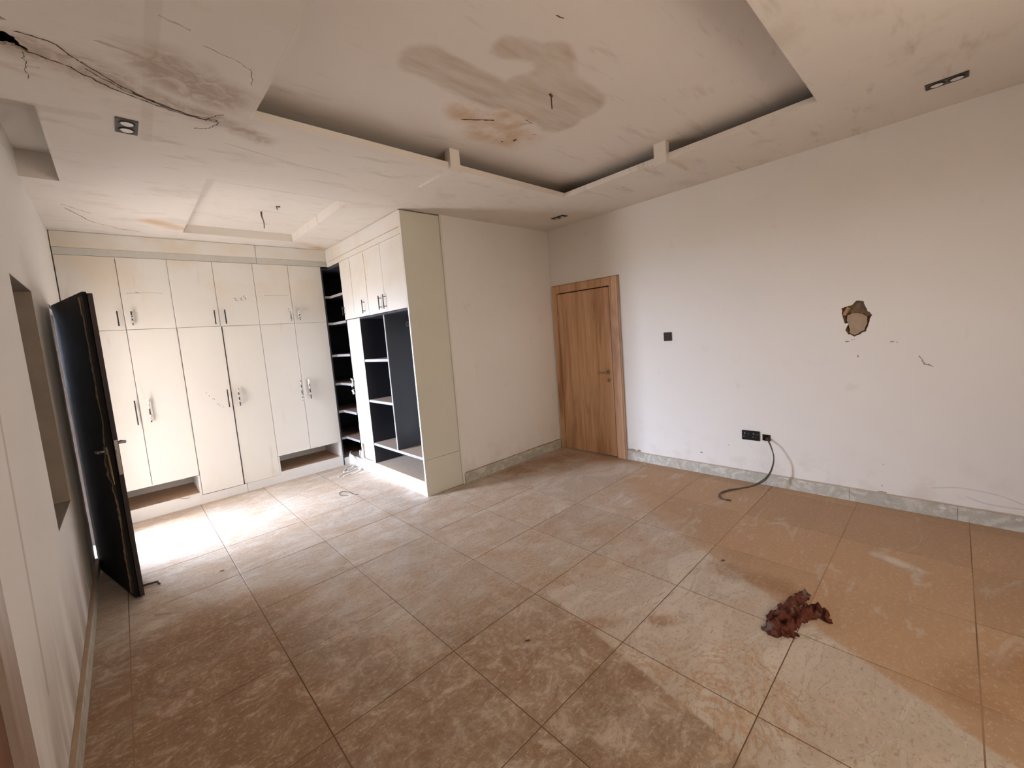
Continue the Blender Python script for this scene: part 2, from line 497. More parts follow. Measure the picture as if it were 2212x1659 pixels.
# ------------------------------------------------------------------ mesh helpers
class MB:
    def __init__(self):
        self.v, self.f = [], []

    def box(self, x0, x1, y0, y1, z0, z1):
        x0, x1 = min(x0, x1), max(x0, x1)
        y0, y1 = min(y0, y1), max(y0, y1)
        z0, z1 = min(z0, z1), max(z0, z1)
        b = len(self.v)
        self.v += [(x0, y0, z0), (x1, y0, z0), (x1, y1, z0), (x0, y1, z0), (x0, y0, z1), (x1, y0, z1), (x1, y1, z1), (x0, y1, z1)]
        self.f += [tuple(b + i for i in q) for q in ((0, 3, 2, 1), (4, 5, 6, 7), (0, 1, 5, 4), (1, 2, 6, 5), (2, 3, 7, 6), (3, 0, 4, 7))]
        return self

    def chamfer_box(self, x0, x1, y0, y1, z0, z1, c):
        """box whose top edges are chamfered by c"""
        b = len(self.v)
        self.v += [(x0, y0, z0), (x1, y0, z0), (x1, y1, z0), (x0, y1, z0), (x0, y0, z1 - c), (x1, y0, z1 - c), (x1, y1, z1 - c), (x0, y1, z1 - c),
                   (x0 + c, y0 + c, z1), (x1 - c, y0 + c, z1), (x1 - c, y1 - c, z1), (x0 + c, y1 - c, z1)]
        for k in range(4):
            j = (k + 1) % 4
            self.f += [(b + k, b + j, b + 4 + j, b + 4 + k), (b + 4 + k, b + 4 + j, b + 8 + j, b + 8 + k)]
        self.f += [(b + 3, b + 2, b + 1, b), (b + 8, b + 9, b + 10, b + 11)]
        return self

    def prism(self, pts, d):
        """polygon pts (3-D, planar) pushed along d"""
        b, n = len(self.v), len(pts)
        d = Vector(d)
        self.v += [tuple(p) for p in pts] + [tuple(Vector(p) + d) for p in pts]
        self.f += [tuple(range(b, b + n))[::-1], tuple(range(b + n, b + 2 * n))]
        self.f += [(b + i, b + (i + 1) % n, b + n + (i + 1) % n, b + n + i) for i in range(n)]
        return self

    def tube(self, pts, r, n=8, cap=True):
        pts = [Vector(p) for p in pts]
        b = len(self.v)
        rs = r if isinstance(r, (list, tuple)) else [r] * len(pts)
        prev = None
        for i, p in enumerate(pts):
            d = (pts[min(i + 1, len(pts) - 1)] - pts[max(i - 1, 0)]).normalized()
            if prev is None:
                u = d.orthogonal().normalized()
            else:
                u = (prev - d * prev.dot(d)).normalized()
            prev = u
            w = d.cross(u)
            for k in range(n):
                a = 2 * math.pi * k / n
                self.v.append(tuple(p + (u * math.cos(a) + w * math.sin(a)) * rs[i]))
        for i in range(len(pts) - 1):
            for k in range(n):
                j = (k + 1) % n
                self.f.append((b + i * n + k, b + i * n + j, b + (i + 1) * n + j, b + (i + 1) * n + k))
        if cap:
            self.f.append(tuple(b + k for k in range(n))[::-1])
            e = b + (len(pts) - 1) * n
            self.f.append(tuple(e + k for k in range(n)))
        return self

    def disc(self, c, axis, r0, r1, h, n=24):
        """short turned ring/disc: cylinder of radius r0 at the base and r1 at height h along axis"""
        c, ax = Vector(c), Vector(axis).normalized()
        return self.tube([c, c + ax * h], [r0, r1], n)

    def build(self, name, mat, parent=None, local=False, smooth=False, bevel=0.0):
        me = bpy.data.meshes.new(name)
        me.from_pydata(self.v, [], self.f)
        bm = bmesh.new()
        bm.from_mesh(me)
        if bevel:
            bmesh.ops.bevel(bm, geom=list(bm.edges), offset=bevel, segments=2, affect='EDGES', clamp_overlap=True)
        bmesh.ops.recalc_face_normals(bm, faces=list(bm.faces))
        bm.to_mesh(me)
        bm.free()
        me.materials.append(mat)
        if smooth:
            for p in me.polygons:
                p.use_smooth = True
        return link(name, me, parent, local)


def link(name, me, parent=None, local=False):
    o = bpy.data.objects.new(name, me)
    COL.objects.link(o)
    if parent is not None:
        o.parent = parent
        if not local:
            o.matrix_parent_inverse = inv(parent)
    return o


def world_of(o):
    m = o.matrix_basis.copy()
    if o.parent:
        m = world_of(o.parent) @ o.matrix_parent_inverse @ m
    return m


def inv(parent):
    return world_of(parent).inverted()


def thing(name, loc, label, cat, group=None, rotz=0.0):
    o = bpy.data.objects.new(name, None)
    COL.objects.link(o)
    o.empty_display_size = 0.1
    o.location = loc
    o.rotation_euler = (0, 0, rotz)
    return tag(o, label, cat, group)


def tag(o, label, cat, group=None):
    o['label'] = label
    o['category'] = cat
    if group:
        o['group'] = group
    return o


def struct(o, label=None, cat=None):
    o['kind'] = 'structure'
    if label:
        o['label'] = label
    if cat:
        o['category'] = cat
    return o


def slab(name, mat, axis, f0, f1, u, v, holes):
    """A wall or ceiling: a slab between f0 and f1 along `axis`, spanning u and v, with rectangular openings."""
    us = sorted({u[0], u[1], *[h[0] for h in holes], *[h[1] for h in holes]})
    vs = sorted({v[0], v[1], *[h[2] for h in holes], *[h[3] for h in holes]})
    us = [a for a in us if u[0] - 1e-6 <= a <= u[1] + 1e-6]
    vs = [a for a in vs if v[0] - 1e-6 <= a <= v[1] + 1e-6]

    def solid(i, j):
        if i < 0 or j < 0 or i >= len(us) - 1 or j >= len(vs) - 1:
            return False
        cu, cv = (us[i] + us[i + 1]) / 2, (vs[j] + vs[j + 1]) / 2
        return not any(h[0] < cu < h[1] and h[2] < cv < h[3] for h in holes)

    mb = MB()
    index = {}

    def P(f, a, b):
        co = {0: (f, a, b), 1: (a, f, b), 2: (a, b, f)}[axis]
        key = tuple(round(c, 5) for c in co)
        if key not in index:
            index[key] = len(mb.v)
            mb.v.append(co)
        return index[key]

    for i in range(len(us) - 1):
        for j in range(len(vs) - 1):
            if not solid(i, j):
                continue
            a0, a1, b0, b1 = us[i], us[i + 1], vs[j], vs[j + 1]
            for f in (f0, f1):
                mb.f.append((P(f, a0, b0), P(f, a1, b0), P(f, a1, b1), P(f, a0, b1)))
            for (ii, jj, e0, e1) in ((i - 1, j, (a0, b0), (a0, b1)), (i + 1, j, (a1, b0), (a1, b1)),
                                     (i, j - 1, (a0, b0), (a1, b0)), (i, j + 1, (a0, b1), (a1, b1))):
                if not solid(ii, jj):
                    mb.f.append((P(f0, *e0), P(f0, *e1), P(f1, *e1), P(f1, *e0)))
    return struct(mb.build(name, mat))


def holed_sheet(name, mat, axis, f0, depth, rect, hole, parent):
    """Fill a rectangular opening of a slab with a board that has a ragged polygonal hole."""
    bm = bmesh.new()

    def P(a, b, f):
        return bm.verts.new({0: (f, a, b), 1: (a, f, b), 2: (a, b, f)}[axis])

    outer = [P(a, b, f0) for a, b in ((rect[0], rect[2]), (rect[1], rect[2]), (rect[1], rect[3]), (rect[0], rect[3]))]
    inner = [P(a, b, f0) for a, b in hole]
    ed = [bm.edges.new((outer[i], outer[(i + 1) % 4])) for i in range(4)]
    n = len(inner)
    ed += [bm.edges.new((inner[i], inner[(i + 1) % n])) for i in range(n)]
    bmesh.ops.triangle_fill(bm, edges=ed, use_beauty=True)
    deep = [P(a, b, f0 + depth) for a, b in hole]
    for i in range(n):
        bm.faces.new((inner[i], inner[(i + 1) % n], deep[(i + 1) % n], deep[i]))
    bmesh.ops.recalc_face_normals(bm, faces=list(bm.faces))
    me = bpy.data.meshes.new(name)
    bm.to_mesh(me)
    bm.free()
    me.materials.append(mat)
    return link(name, me, parent)


def ribbon(mb, pts, widths, normal, lift=0.0):
    """flat tapering strip that follows pts on a plane with the given normal"""
    n = Vector(normal).normalized()
    pts = [Vector(p) + n * lift for p in pts]
    b = len(mb.v)
    for i, p in enumerate(pts):
        d = (pts[min(i + 1, len(pts) - 1)] - pts[max(i - 1, 0)]).normalized()
        s = d.cross(n).normalized()
        w = widths[i] if isinstance(widths, (list, tuple)) else widths
        mb.v += [tuple(p + s * w / 2), tuple(p - s * w / 2)]
    for i in range(len(pts) - 1):
        mb.f.append((b + 2 * i, b + 2 * i + 1, b + 2 * i + 3, b + 2 * i + 2))


def wander(pts, amp, n=6, seed=0, axes=(0, 1)):
    """subdivide a polyline and jitter it, for cracks"""
    rnd = random.Random(seed)
    out = []
    for a, b in zip(pts[:-1], pts[1:]):
        for k in range(n):
            p = Vector(a).lerp(Vector(b), k / n)
            for ax in axes:
                p[ax] += rnd.uniform(-amp, amp)
            out.append(p)
    out.append(Vector(pts[-1]))
    return out


def spline(pts, n=10):
    pts = [Vector(p) for p in pts]
    P = [pts[0] * 2 - pts[1]] + pts + [pts[-1] * 2 - pts[-2]]
    out = []
    for i in range(1, len(P) - 2):
        p0, p1, p2, p3 = P[i - 1:i + 3]
        for k in range(n):
            t = k / n
            out.append(0.5 * ((2 * p1) + (p2 - p0) * t + (2 * p0 - 5 * p1 + 4 * p2 - p3) * t * t + (3 * p1 - p0 - 3 * p2 + p3) * t ** 3))
    out.append(pts[-1])
    return out


# ================================================================== the setting
# ---- walls
WIN = (3.008, 3.665, 0.765, 2.045)
ND = (0.82, 1.60)           # brown door in the left wall, beside the camera
wall_left = slab('wall_left', MAT['lwall'], 0, XL - LT, XL, (YN - 0.2, YA + 0.1), (-0.1, TOP),
                 [(*WIN[:2], *WIN[2:]), (BAL0, BAL1, -0.005, BALZ), (ND[0], ND[1], -0.005, 2.04)])
D1 = (2.60, 3.50, -0.005, 2.10)
HOLE_R = (0.36, 0.66, 1.29, 1.64)
BOXO = (1.099, 1.163, 0.414, 0.472)
wall_right = slab('wall_right', MAT['wall'], 0, XR, XR + 0.2, (YN - 0.2, YB + 0.2), (-0.1, TOP), [D1, HOLE_R, BOXO])
wall_back = slab('wall_back', MAT['wall'], 1, YB - 0.006, YB + 0.2, (2.566, XR), (-0.1, TOP), [])
slab('wall_alcove_back', MAT['wall'], 1, YA, YA + 0.15, (XL - LT, XA + 0.15), (-0.1, TOP), [])
slab('wall_alcove_right', MAT['wall'], 0, XA, XA + 0.15, (YB + 0.2, YA), (-0.1, TOP), [])
slab('wall_near', MAT['wall'], 1, YN - 0.2, YN, (XL, XR), (-0.1, TOP), [FILL_WIN])
# plaster bead where the wall meets the wardrobe end panel
struct(MB().box(2.556, 2.576, YB - 0.014, YB + 0.01, 0, HC).build('trim_1', MAT['white']))

# ---- roof and ground outside
struct(MB().box(XL - LT, XR + 0.2, YN - 0.2, YA + 0.15, TOP, TOP + 0.15).build('roof', MAT['concrete']))
struct(MB().box(-30, XL - LT - 0.001, -30, 36, -0.6, -0.12).build('ground', MAT['ground']),
       'bare laterite ground outside the balcony door', 'ground')

struct(MB().box(-4.0, XL - LT - 0.0005, 4.12, 4.27, -0.119, 3.2).build('wall_light_block', MAT['ground']))  # unseen wall added to keep sky light off the far wardrobes

struct(MB().box(-1.75, XL - LT - 0.0005, 3.9, 6.6, 2.45, 2.6).build('sky_block_slab', MAT['concrete']), 'added unseen slab cutting the high sky over the balcony door', 'roof')  # unseen overhang added to cut steep sky light on floor and wardrobes

# ---- floor and tiles
floor = struct(MB().box(XL - 0.02, XR, YN, YA, -0.1, -0.0013).build('floor', MAT['grout']))
TX, TY, OX, OY = 0.60716, 0.59239, 0.44896, 3.45644
G = 0.0022
tile_cache = {}
TILE = {z: floor_tile_mat(z) for z in ('far', 'left', 'right')}
i0 = -2
for i in range(-2, 8):
    for j in range(-5, 9):
        x0, x1 = OX + TX * i + G, OX + TX * (i + 1) - G
        y1, y0 = OY - TY * j - G, OY - TY * (j + 1) + G
        x0, x1 = max(x0, XL + 0.0), min(x1, XR - 0.001)
        y0, y1 = max(y0, YN), min(y1, YA - 0.001)
        if x1 - x0 < 0.02 or y1 - y0 < 0.02:
            continue
        if x0 >= XW2 + 0.1 and y1 > YB + 0.001:
            if y0 < YB - 0.03:
                y1 = YB - 0.008
            else:
                continue
        if y0 > 5.6:
            continue
        zone = 'left' if x0 < 1.0 else 'right'
        if y0 > 3.4 and x0 < 2.2:
            zone = 'far'
        key = (round(x1 - x0, 4), round(y1 - y0, 4), zone)
        if key not in tile_cache:
            w, h = (x1 - x0) / 2, (y1 - y0) / 2
            me = MB().chamfer_box(-w, w, -h, h, -0.012, 0, 0.0010)
            o = me.build('floor_tile', TILE[zone], floor)
            tile_cache[key] = o.data
        else:
            o = link('floor_tile', tile_cache[key], floor)
        dz = 0.0 if (i, j) not in ((1, 2), (0, 2)) else 0.0015
        o.location = ((x0 + x1) / 2, (y0 + y1) / 2, dz)

# ---- skirting
def skirting(name, axis, face, back, runs, z1=0.108, cuts=0.6):
    root = bpy.data.objects.new(name, None)
    COL.objects.link(root)
    struct(root)
    for (a, b) in runs:
        mb = MB()
        if axis == 0:
            mb.chamfer_box(min(face, back), max(face, back), a + 0.001, b - 0.001, 0, z1, 0.002)
        else:
            mb.chamfer_box(a + 0.001, b - 0.001, min(face, back), max(face, back), 0, z1, 0.002)
        mb.build('skirting_tile', MAT['skirt'], root)
    return root


sk = skirting('baseboard_right', 0, XR - 0.012, XR, [(-0.63, -0.042), (-0.042, 0.55), (0.55, 1.14), (1.14, 1.737), (1.737, 2.332), (2.332, 2.547)], 0.104)
rnd = random.Random(3)
mb = MB()
pts, wd = [], []
for k in range(120):
    y = -0.6 + k * (3.15 / 119)
    pts.append((XR - 0.002, y, 0.106 + 0.003 * noise.noise((y * 5, 0, 0))))
    wd.append(0.009 + 0.010 * abs(noise.noise((y * 9, 3, 0))))
ribbon(mb, pts, wd, (-1, 0, 0), 0.002)
mb.build('mortar_edge', MAT['peach'], sk)
mb = MB()
for (y, z, a, b) in ((2.49, 0.118, 0.06, 0.018), (2.41, 0.112, 0.03, 0.01), (0.352, 0.111, 0.03, 0.009), (2.40, 0.128, 0.02, 0.008)):
    n = 9
    mb.prism([(XR - 0.003, y + a * math.cos(2 * math.pi * k / n) * rnd.uniform(.7, 1.2), z + b * math.sin(2 * math.pi * k / n) * rnd.uniform(.7, 1.2)) for k in range(n)], (0.004, 0, 0))
mb.build('mortar_chips', MAT['mortar'], sk)
mb = MB()
for (y, z, a, b) in ((0.98, 0.094, 0.02, 0.006), (0.86, 0.088, 0.03, 0.004), (0.03, 0.074, 0.02, 0.008), (1.52, 0.078, 0.012, 0.004), (0.75, 0.091, 0.016, 0.004), (-0.31, 0.082, 0.014, 0.005)):
    n = 8
    mb.prism([(XR - 0.0135, y + a * math.cos(2 * math.pi * k / n) * rnd.uniform(.6, 1.2), z + b * math.sin(2 * math.pi * k / n) * rnd.uniform(.6, 1.2)) for k in range(n)], (0.003, 0, 0))
mb.build('paint_splashes', MAT['inner_white'], sk)
sk = skirting('baseboard_back', 1, YB - 0.022, YB, [(2.585, 2.90), (2.90, 3.49), (3.49, 4.212)], 0.112)
mb = MB()
pts, wd = [], []
for k in range(70):
    x = 2.6 + k * (1.6 / 69)
    pts.append((x, YB - 0.007, 0.113 + 0.004 * noise.noise((x * 7, 1, 0))))
    wd.append(0.006 + (0.022 if x > 3.45 else 0.006) * abs(noise.noise((x * 11, 7, 0))))
ribbon(mb, pts, wd, (0, -1, 0), 0.002)
mb.build('mortar_edge', MAT['mortar'], sk)
skirting('baseboard_left', 0, XL + 0.022, XL, [(1.74, 2.30), (2.30, 2.90), (2.90, 3.50), (3.50, 4.09), (4.09, 4.46)], 0.10)

# ---- ceiling
TR = (0.682, 3.345, 0.585, 2.556)      # big tray
T2 = (0.617, 1.640, 3.60, 5.175)       # small tray over the wardrobes
CB = (XL + 0.001, -0.142, 2.955, 4.058)         # curtain box over the window
CR = (-0.26, -0.06, 2.32, 2.54)        # broken board
S1 = (0.015, 0.07, 2.43, 2.48)
S2 = (-0.25, -0.13, 2.27, 2.319)
ceiling = slab('ceiling', MAT['ceil'], 2, HC, HC + 0.012, (XL, XR), (YN, YB), [TR, CB[:2] + (CB[2], YB), CR, S1, S2])
# the part over the alcove belongs to the same ceiling
alc = slab('ceiling_alcove', MAT['ceil'], 2, HC, HC + 0.012, (XL, XA), (YB, YA), [T2, CB[:2] + (YB, CB[3])])
HU = HC + 0.135
UP_CEIL = MB().box(TR[0] - 0.25, TR[1] + 0.25, TR[2] - 0.25, TR[3] + 0.25, HU, HU + 0.012)
struct(UP_CEIL.build('ceiling_tray', MAT['tray']))
fas = MB()
t = 0.012
e = 0.002
for (a, b, c, d) in ((TR[0] - t, TR[0] + e, TR[2] - t, TR[3] + t), (TR[1] - e, TR[1] + t, TR[2] - t, TR[3] + t), (TR[0] + e, TR[1] - e, TR[3] - e, TR[3] + t), (TR[0] + e, TR[1] - e, TR[2] - t, TR[2] + e)):
    fas.box(a, b, c, d, HC - 0.0008, HC + 0.045)
struct(fas.build('trim_2', MAT['ceil']), 'plaster fascia lip round the large ceiling tray', 'trim')
# small tray and curtain box: sides and lid
H2 = HC + 0.082
rec = MB()
for (a, b, c, d, h) in ((*T2, H2), (*CB, HC + 0.172)):
    rec.box(a - 0.01, b + 0.01, c - 0.01, d + 0.01, h, h + 0.012)
    rec.box(a - 0.01, a + e, c - 0.01, d + 0.01, HC - 0.0008, h)
    rec.box(b - e, b + 0.01, c - 0.01, d + 0.01, HC - 0.0008, h)
    rec.box(a + e, b - e, c - 0.01, c + e, HC - 0.0008, h)
    rec.box(a + e, b - e, d - e, d + 0.01, HC - 0.0008, h)
struct(rec.build('ceiling_recess', MAT['ceil']))

# plaster-covered boxes on the tray lip with a raised bar running out over the ceiling
br = struct(thing('trim_4', (2.018, TR[3], HC), 'plaster box and bar on the far lip of the ceiling tray', 'trim'))
MB().box(1.972, 2.062, TR[3] - 0.030, TR[3] + 0.03, HC - 0.028, HU).build('box_cover', MAT['ceil'], br)
MB().prism([(1.972, TR[3] + 0.03, HC - 0.028), (1.972, TR[3] + 0.03, HC), (1.972, TR[3] + 0.44, HC), (1.972, TR[3] + 0.40, HC - 0.014)], (0.09, 0, 0)).build('cover_bar', MAT['ceil'], br)
br = struct(thing('trim_5', (TR[1], 1.585, HC), 'plaster box and bar on the right lip of the ceiling tray', 'trim'))
MB().box(TR[1] - 0.03, TR[1] + 0.03, 1.535, 1.632, HC - 0.026, HU).build('box_cover', MAT['ceil'], br)
MB().box(TR[1] + 0.03, TR[1] + 0.34, 1.535, 1.632, HC - 0.024, HC).build('cover_bar', MAT['ceil'], br)

# broken board in the ceiling corner: ragged holes, torn joint and cracks
def ragged(pts, amp, seed, n=4):
    r_ = random.Random(seed)
    out = []
    m = len(pts)
    for k in range(m):
        a, b = pts[k], pts[(k + 1) % m]
        for q in range(n):
            f = q / n
            out.append((a[0] + (b[0] - a[0]) * f + r_.uniform(-amp, amp), a[1] + (b[1] - a[1]) * f + r_.uniform(-amp, amp)))
    return out


holed_sheet('broken_board', MAT['ceil'], 2, HC, 0.012, CR,
            ragged([(-0.225, 2.455), (-0.20, 2.40), (-0.158, 2.384), (-0.135, 2.41), (-0.128, 2.44), (-0.108, 2.468), (-0.120, 2.488), (-0.142, 2.472), (-0.165, 2.470), (-0.20, 2.485)], 0.007, 2, 3), ceiling)
holed_sheet('broken_board', MAT['ceil'], 2, HC, 0.012, S1,
            ragged([(0.026, 2.447), (0.040, 2.444), (0.056, 2.458), (0.042, 2.461)], 0.002, 5, 2), ceiling)
holed_sheet('broken_board', MAT['ceil'], 2, HC, 0.012, S2,
            ragged([(-0.215, 2.285), (-0.16, 2.282), (-0.142, 2.300), (-0.165, 2.312), (-0.21, 2.312)], 0.004, 6, 2), ceiling)
ck = MB()
CRK = [([(-0.14, 2.36), (-0.04, 2.361), (0.03, 2.447)], 0.004), ([(-0.11, 2.48), (0.0, 2.518), (0.127, 2.608), (0.277, 2.666)], 0.005),
       ([(0.03, 2.447), (0.143, 2.555), (0.258, 2.631), (0.406, 2.682), (0.544, 2.673)], 0.004), ([(0.277, 2.666), (0.42, 2.70), (0.545, 2.69)], 0.004),
       ([(0.05, 2.50), (0.16, 2.59), (0.30, 2.65)], 0.003), ([(-0.13, 2.49), (-0.131, 2.592), (-0.137, 2.708)], 0.0018), ([(-0.131, 2.592), (-0.09, 2.585)], 0.0013),
       ([(0.41, 2.072), (0.545, 2.099), (0.60, 2.15), (0.62, 2.25)], 0.0016), ([(0.544, 2.673), (0.55, 2.73), (0.52, 2.79), (0.46, 2.83)], 0.003),
       ([(0.20, 2.60), (0.34, 2.67), (0.5, 2.70)], 0.006), ([(-0.169, 4.70), (-0.021, 5.079), (0.175, 5.24), (0.30, 5.28)], 0.004), ([(-0.18, 4.60), (-0.02, 4.80)], 0.003),
       ([(0.50, 2.685), (0.535, 2.62), (0.56, 2.60)], 0.003)]
for s_, (p, w_) in enumerate(CRK):
    q = wander([(a, b, HC) for a, b in p], 0.006, 6, s_)
    ribbon(ck, q, [w_ * 1.7 * (0.25 + 0.9 * abs(math.sin(k * 1.7 + s_))) for k in range(len(q))], (0, 0, -1), 0.0008)
ck.build('ceiling_cracks', MAT['crack'], ceiling)
sf = MB()
for s_, (p, w_) in enumerate([([(0.079, 2.261), (0.215, 2.278), (0.409, 2.351)], 0.010), ([(0.42, 2.38), (0.50, 2.44)], 0.006), ([(0.26, 1.98), (0.36, 2.0)], 0.006),
                              ([(0.62, 2.93), (1.05, 3.03), (1.35, 3.05)], 0.005)]):
    q = wander([(a, b, HC) for a, b in p], 0.004, 6, s_ + 40)
    ribbon(sf, q, [w_ * 2.0 * (0.2 + 0.8 * abs(math.sin(k * 0.9 + s_))) for k in range(len(q))], (0, 0, -1), 0.0006)
sf.build('ceiling_scuffs', simple('dirt_streak', (0.60, 0.52, 0.44), 0.9), ceiling)
tm = MB()
for s_, (p, w_) in enumerate([([(1.80, 2.16), (1.90, 2.10), (1.99, 2.05)], 0.016), ([(2.16, 1.93), (2.24, 1.94)], 0.006), ([(2.17, 1.99), (2.22, 1.95)], 0.005),
                              ([(2.30, 2.16), (2.31, 2.19)], 0.022), ([(2.235, 2.235), (2.245, 2.245)], 0.016), ([(2.35, 2.05), (2.37, 2.03)], 0.006), ([(1.62, 1.22), (1.66, 1.21)], 0.008)]):
    q = wander([(a, b, HU) for a, b in p], 0.003, 4, s_ + 60)
    ribbon(tm, q, [w_ * (0.35 + 0.65 * abs(math.sin(k * 1.3 + s_))) for k in range(len(q))], (0, 0, -1), 0.0008)
tm.build('tray_gouges', MAT['crack'], ceiling)

# ---- window in the left wall (mostly hidden)
def window(name, axis, f, rect, pane_mat, nmull, label):
    root = thing(name, {0: (f, (rect[0] + rect[1]) / 2, rect[2]), 1: ((rect[0] + rect[1]) / 2, f, rect[2])}[axis], label, 'window')
    struct(root)
    a0, a1, b0, b1 = rect

    def bx(mb, u0, u1, v0, v1, d0, d1):
        if axis == 0:
            mb.box(f + d0, f + d1, u0, u1, v0, v1)
        else:
            mb.box(u0, u1, f + d0, f + d1, v0, v1)
    fr = MB()
    t_ = 0.045
    for (u0, u1, v0, v1) in ((a0, a1, b0, b0 + t_), (a0, a1, b1 - t_, b1), (a0, a0 + t_, b0 + t_, b1 - t_), (a1 - t_, a1, b0 + t_, b1 - t_)):
        bx(fr, u0, u1, v0, v1, -0.03, 0.03)
    step = (a1 - a0) / (nmull + 1)
    for k in range(1, nmull + 1):
        bx(fr, a0 + step * k - 0.02, a0 + step * k + 0.02, b0 + t_, b1 - t_, -0.025, 0.025)
    fr.build('window_frame', MAT['alu'], root)
    for k in range(nmull + 1):
        if pane_mat is None:
            break
        pm = MB()
        bx(pm, a0 + step * k + (t_ if k == 0 else 0.02), a0 + step * (k + 1) - (t_ if k == nmull else 0.02), b0 + t_, b1 - t_, -0.004, 0.004)
        pm.build('pane', pane_mat, root)
    return root


win1 = window('window_1', 0, XL - LT + 0.035, WIN, MAT['tint'], 1, 'narrow window recess in the left wall with darker lined reveal')

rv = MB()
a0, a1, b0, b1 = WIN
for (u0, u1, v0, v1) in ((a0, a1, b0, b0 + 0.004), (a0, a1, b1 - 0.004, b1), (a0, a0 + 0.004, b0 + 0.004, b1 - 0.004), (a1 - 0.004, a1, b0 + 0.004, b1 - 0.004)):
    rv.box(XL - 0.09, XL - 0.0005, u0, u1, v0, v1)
rv.build('reveal_lining', simple('brown_grey_lining', (0.36, 0.30, 0.245), 0.9, var=0.2, scale=9, bstr=0.3), win1)  # brown-grey lining, darker than the wall paint
window('fill_window', 1, YN - 0.14, FILL_WIN, MAT['bronze_glass'], 2, 'added unseen fill window with bronze glass behind the viewer')


def lever(mb, base, out, along, r=0.009, length=0.115, reach=0.048):
    """lever handle: rose, neck and a gently waved grip"""
    base, out, along = Vector(base), Vector(out).normalized(), Vector(along).normalized()
    mb.disc(base, out, 0.026, 0.022, 0.009, 20)
    mb.tube([base, base + out * reach], r, 10)
    grip = [base + out * reach, base + out * (reach + 0.003) + along * 0.03 + Vector((0, 0, -0.003)),
            base + out * (reach - 0.002) + along * 0.07 + Vector((0, 0, -0.001)), base + out * (reach - 0.01) + along * length + Vector((0, 0, -0.010))]
    g = spline(grip, 6)
    mb.tube(g, [r * (1.25 - 0.75 * k / (len(g) - 1)) for k in range(len(g))], 10)


# ---- oak door in the right wall
d1 = struct(thing('door_1', (XR, 3.03, 0), 'oak laminate flush door in a wide oak frame on the right wall', 'door'))
FO0, FO1, FT = 2.548, 3.516, 2.128
for nm, (a, b, c, d) in (('frame_head', (FO0 + 0.02, FO1, 2.026, FT - 0.012)), ('frame_jamb', (3.444, FO1, 0, 2.026)), ('frame_jamb', (FO0 + 0.02, 2.672, 0, 2.026))):
    MB().box(XR - 0.022, XR + 0.15, a, b, c, d).build(nm, MAT['oak'], d1, bevel=0.002)
bead = MB().box(XR - 0.016, XR - 0.0005, FO0, FO0 + 0.0195, 0, FT).box(XR - 0.016, XR - 0.0005, FO0, FO1, FT - 0.0115, FT)
bead.build('frame_bead', MAT['oak_edge'], d1)  # darker oak paints the shadow side of the frame's outer edge
leaf = MB().box(XR - 0.012, XR + 0.028, 2.682, 3.440, 0.012, 2.014).build('door_leaf', MAT['oak'], d1, bevel=0.0015)
MB().box(XR + 0.03, XR + 0.15, 2.672, 3.444, 0, 2.026).build('dark_backing', MAT['dark'], d1)  # near-black block filling the opening behind the leaf
h = MB()
lever(h, (XR - 0.0125, 2.742, 1.026), (-1, 0, 0), (0, 1, 0))
h.build('lever_handle', MAT['bronze'], leaf, smooth=True)
k_ = MB()
k_.disc((XR - 0.0125, 2.737, 0.925), (-1, 0, 0), 0.026, 0.022, 0.008, 20)
k_.build('keyhole_rose', MAT['bronze'], leaf, smooth=False)
MB().box(XR - 0.0212, XR - 0.0203, 2.733, 2.741, 0.914, 0.936).build('keyhole', MAT['sock'], leaf)
for z in (0.28, 1.33, 1.80):
    MB().tube([(XR - 0.018, 3.442, z - 0.045), (XR - 0.018, 3.442, z + 0.045)], 0.006, 8).build('hinge', MAT['bronze'], d1)

# ---- brown door in the left wall beside the camera
d3 = struct(thing('door_3', (XL, 1.2, 0), 'reddish brown door in a brown frame at the left edge', 'door'))
for nm, (a, b, c, d) in (('frame_jamb', (1.575, 1.705, 0, 2.02)), ('frame_jamb', (0.72, 0.845, 0, 2.02)), ('frame_head', (0.72, 1.705, 2.02, 2.13))):
    MB().box(XL - 0.1, XL + 0.024, a, b, c, d).build(nm, MAT['jamb'], d3, bevel=0.003)
MB().box(XL + 0.0005, XL + 0.018, 1.7055, 1.737, 0, 2.16).build('frame_bead', MAT['mahog_edge'], d3)
MB().box(XL - 0.03, XL + 0.008, 0.85, 1.572, 0.012, 2.015).build('door_leaf', MAT['mahog'], d3)

# ---- black balcony door, swung wide open against the left wall
HX, HY = XL + 0.012, 4.465
tipx, tipy = -0.116, 3.661
dirv = Vector((tipx - HX, tipy - HY, 0))
LEN = dirv.length
d2 = struct(thing('door_2', (HX, HY, 0), 'blackened wooden balcony door swung open with torn edge veneer', 'door', rotz=math.atan2(dirv.y, dirv.x)))
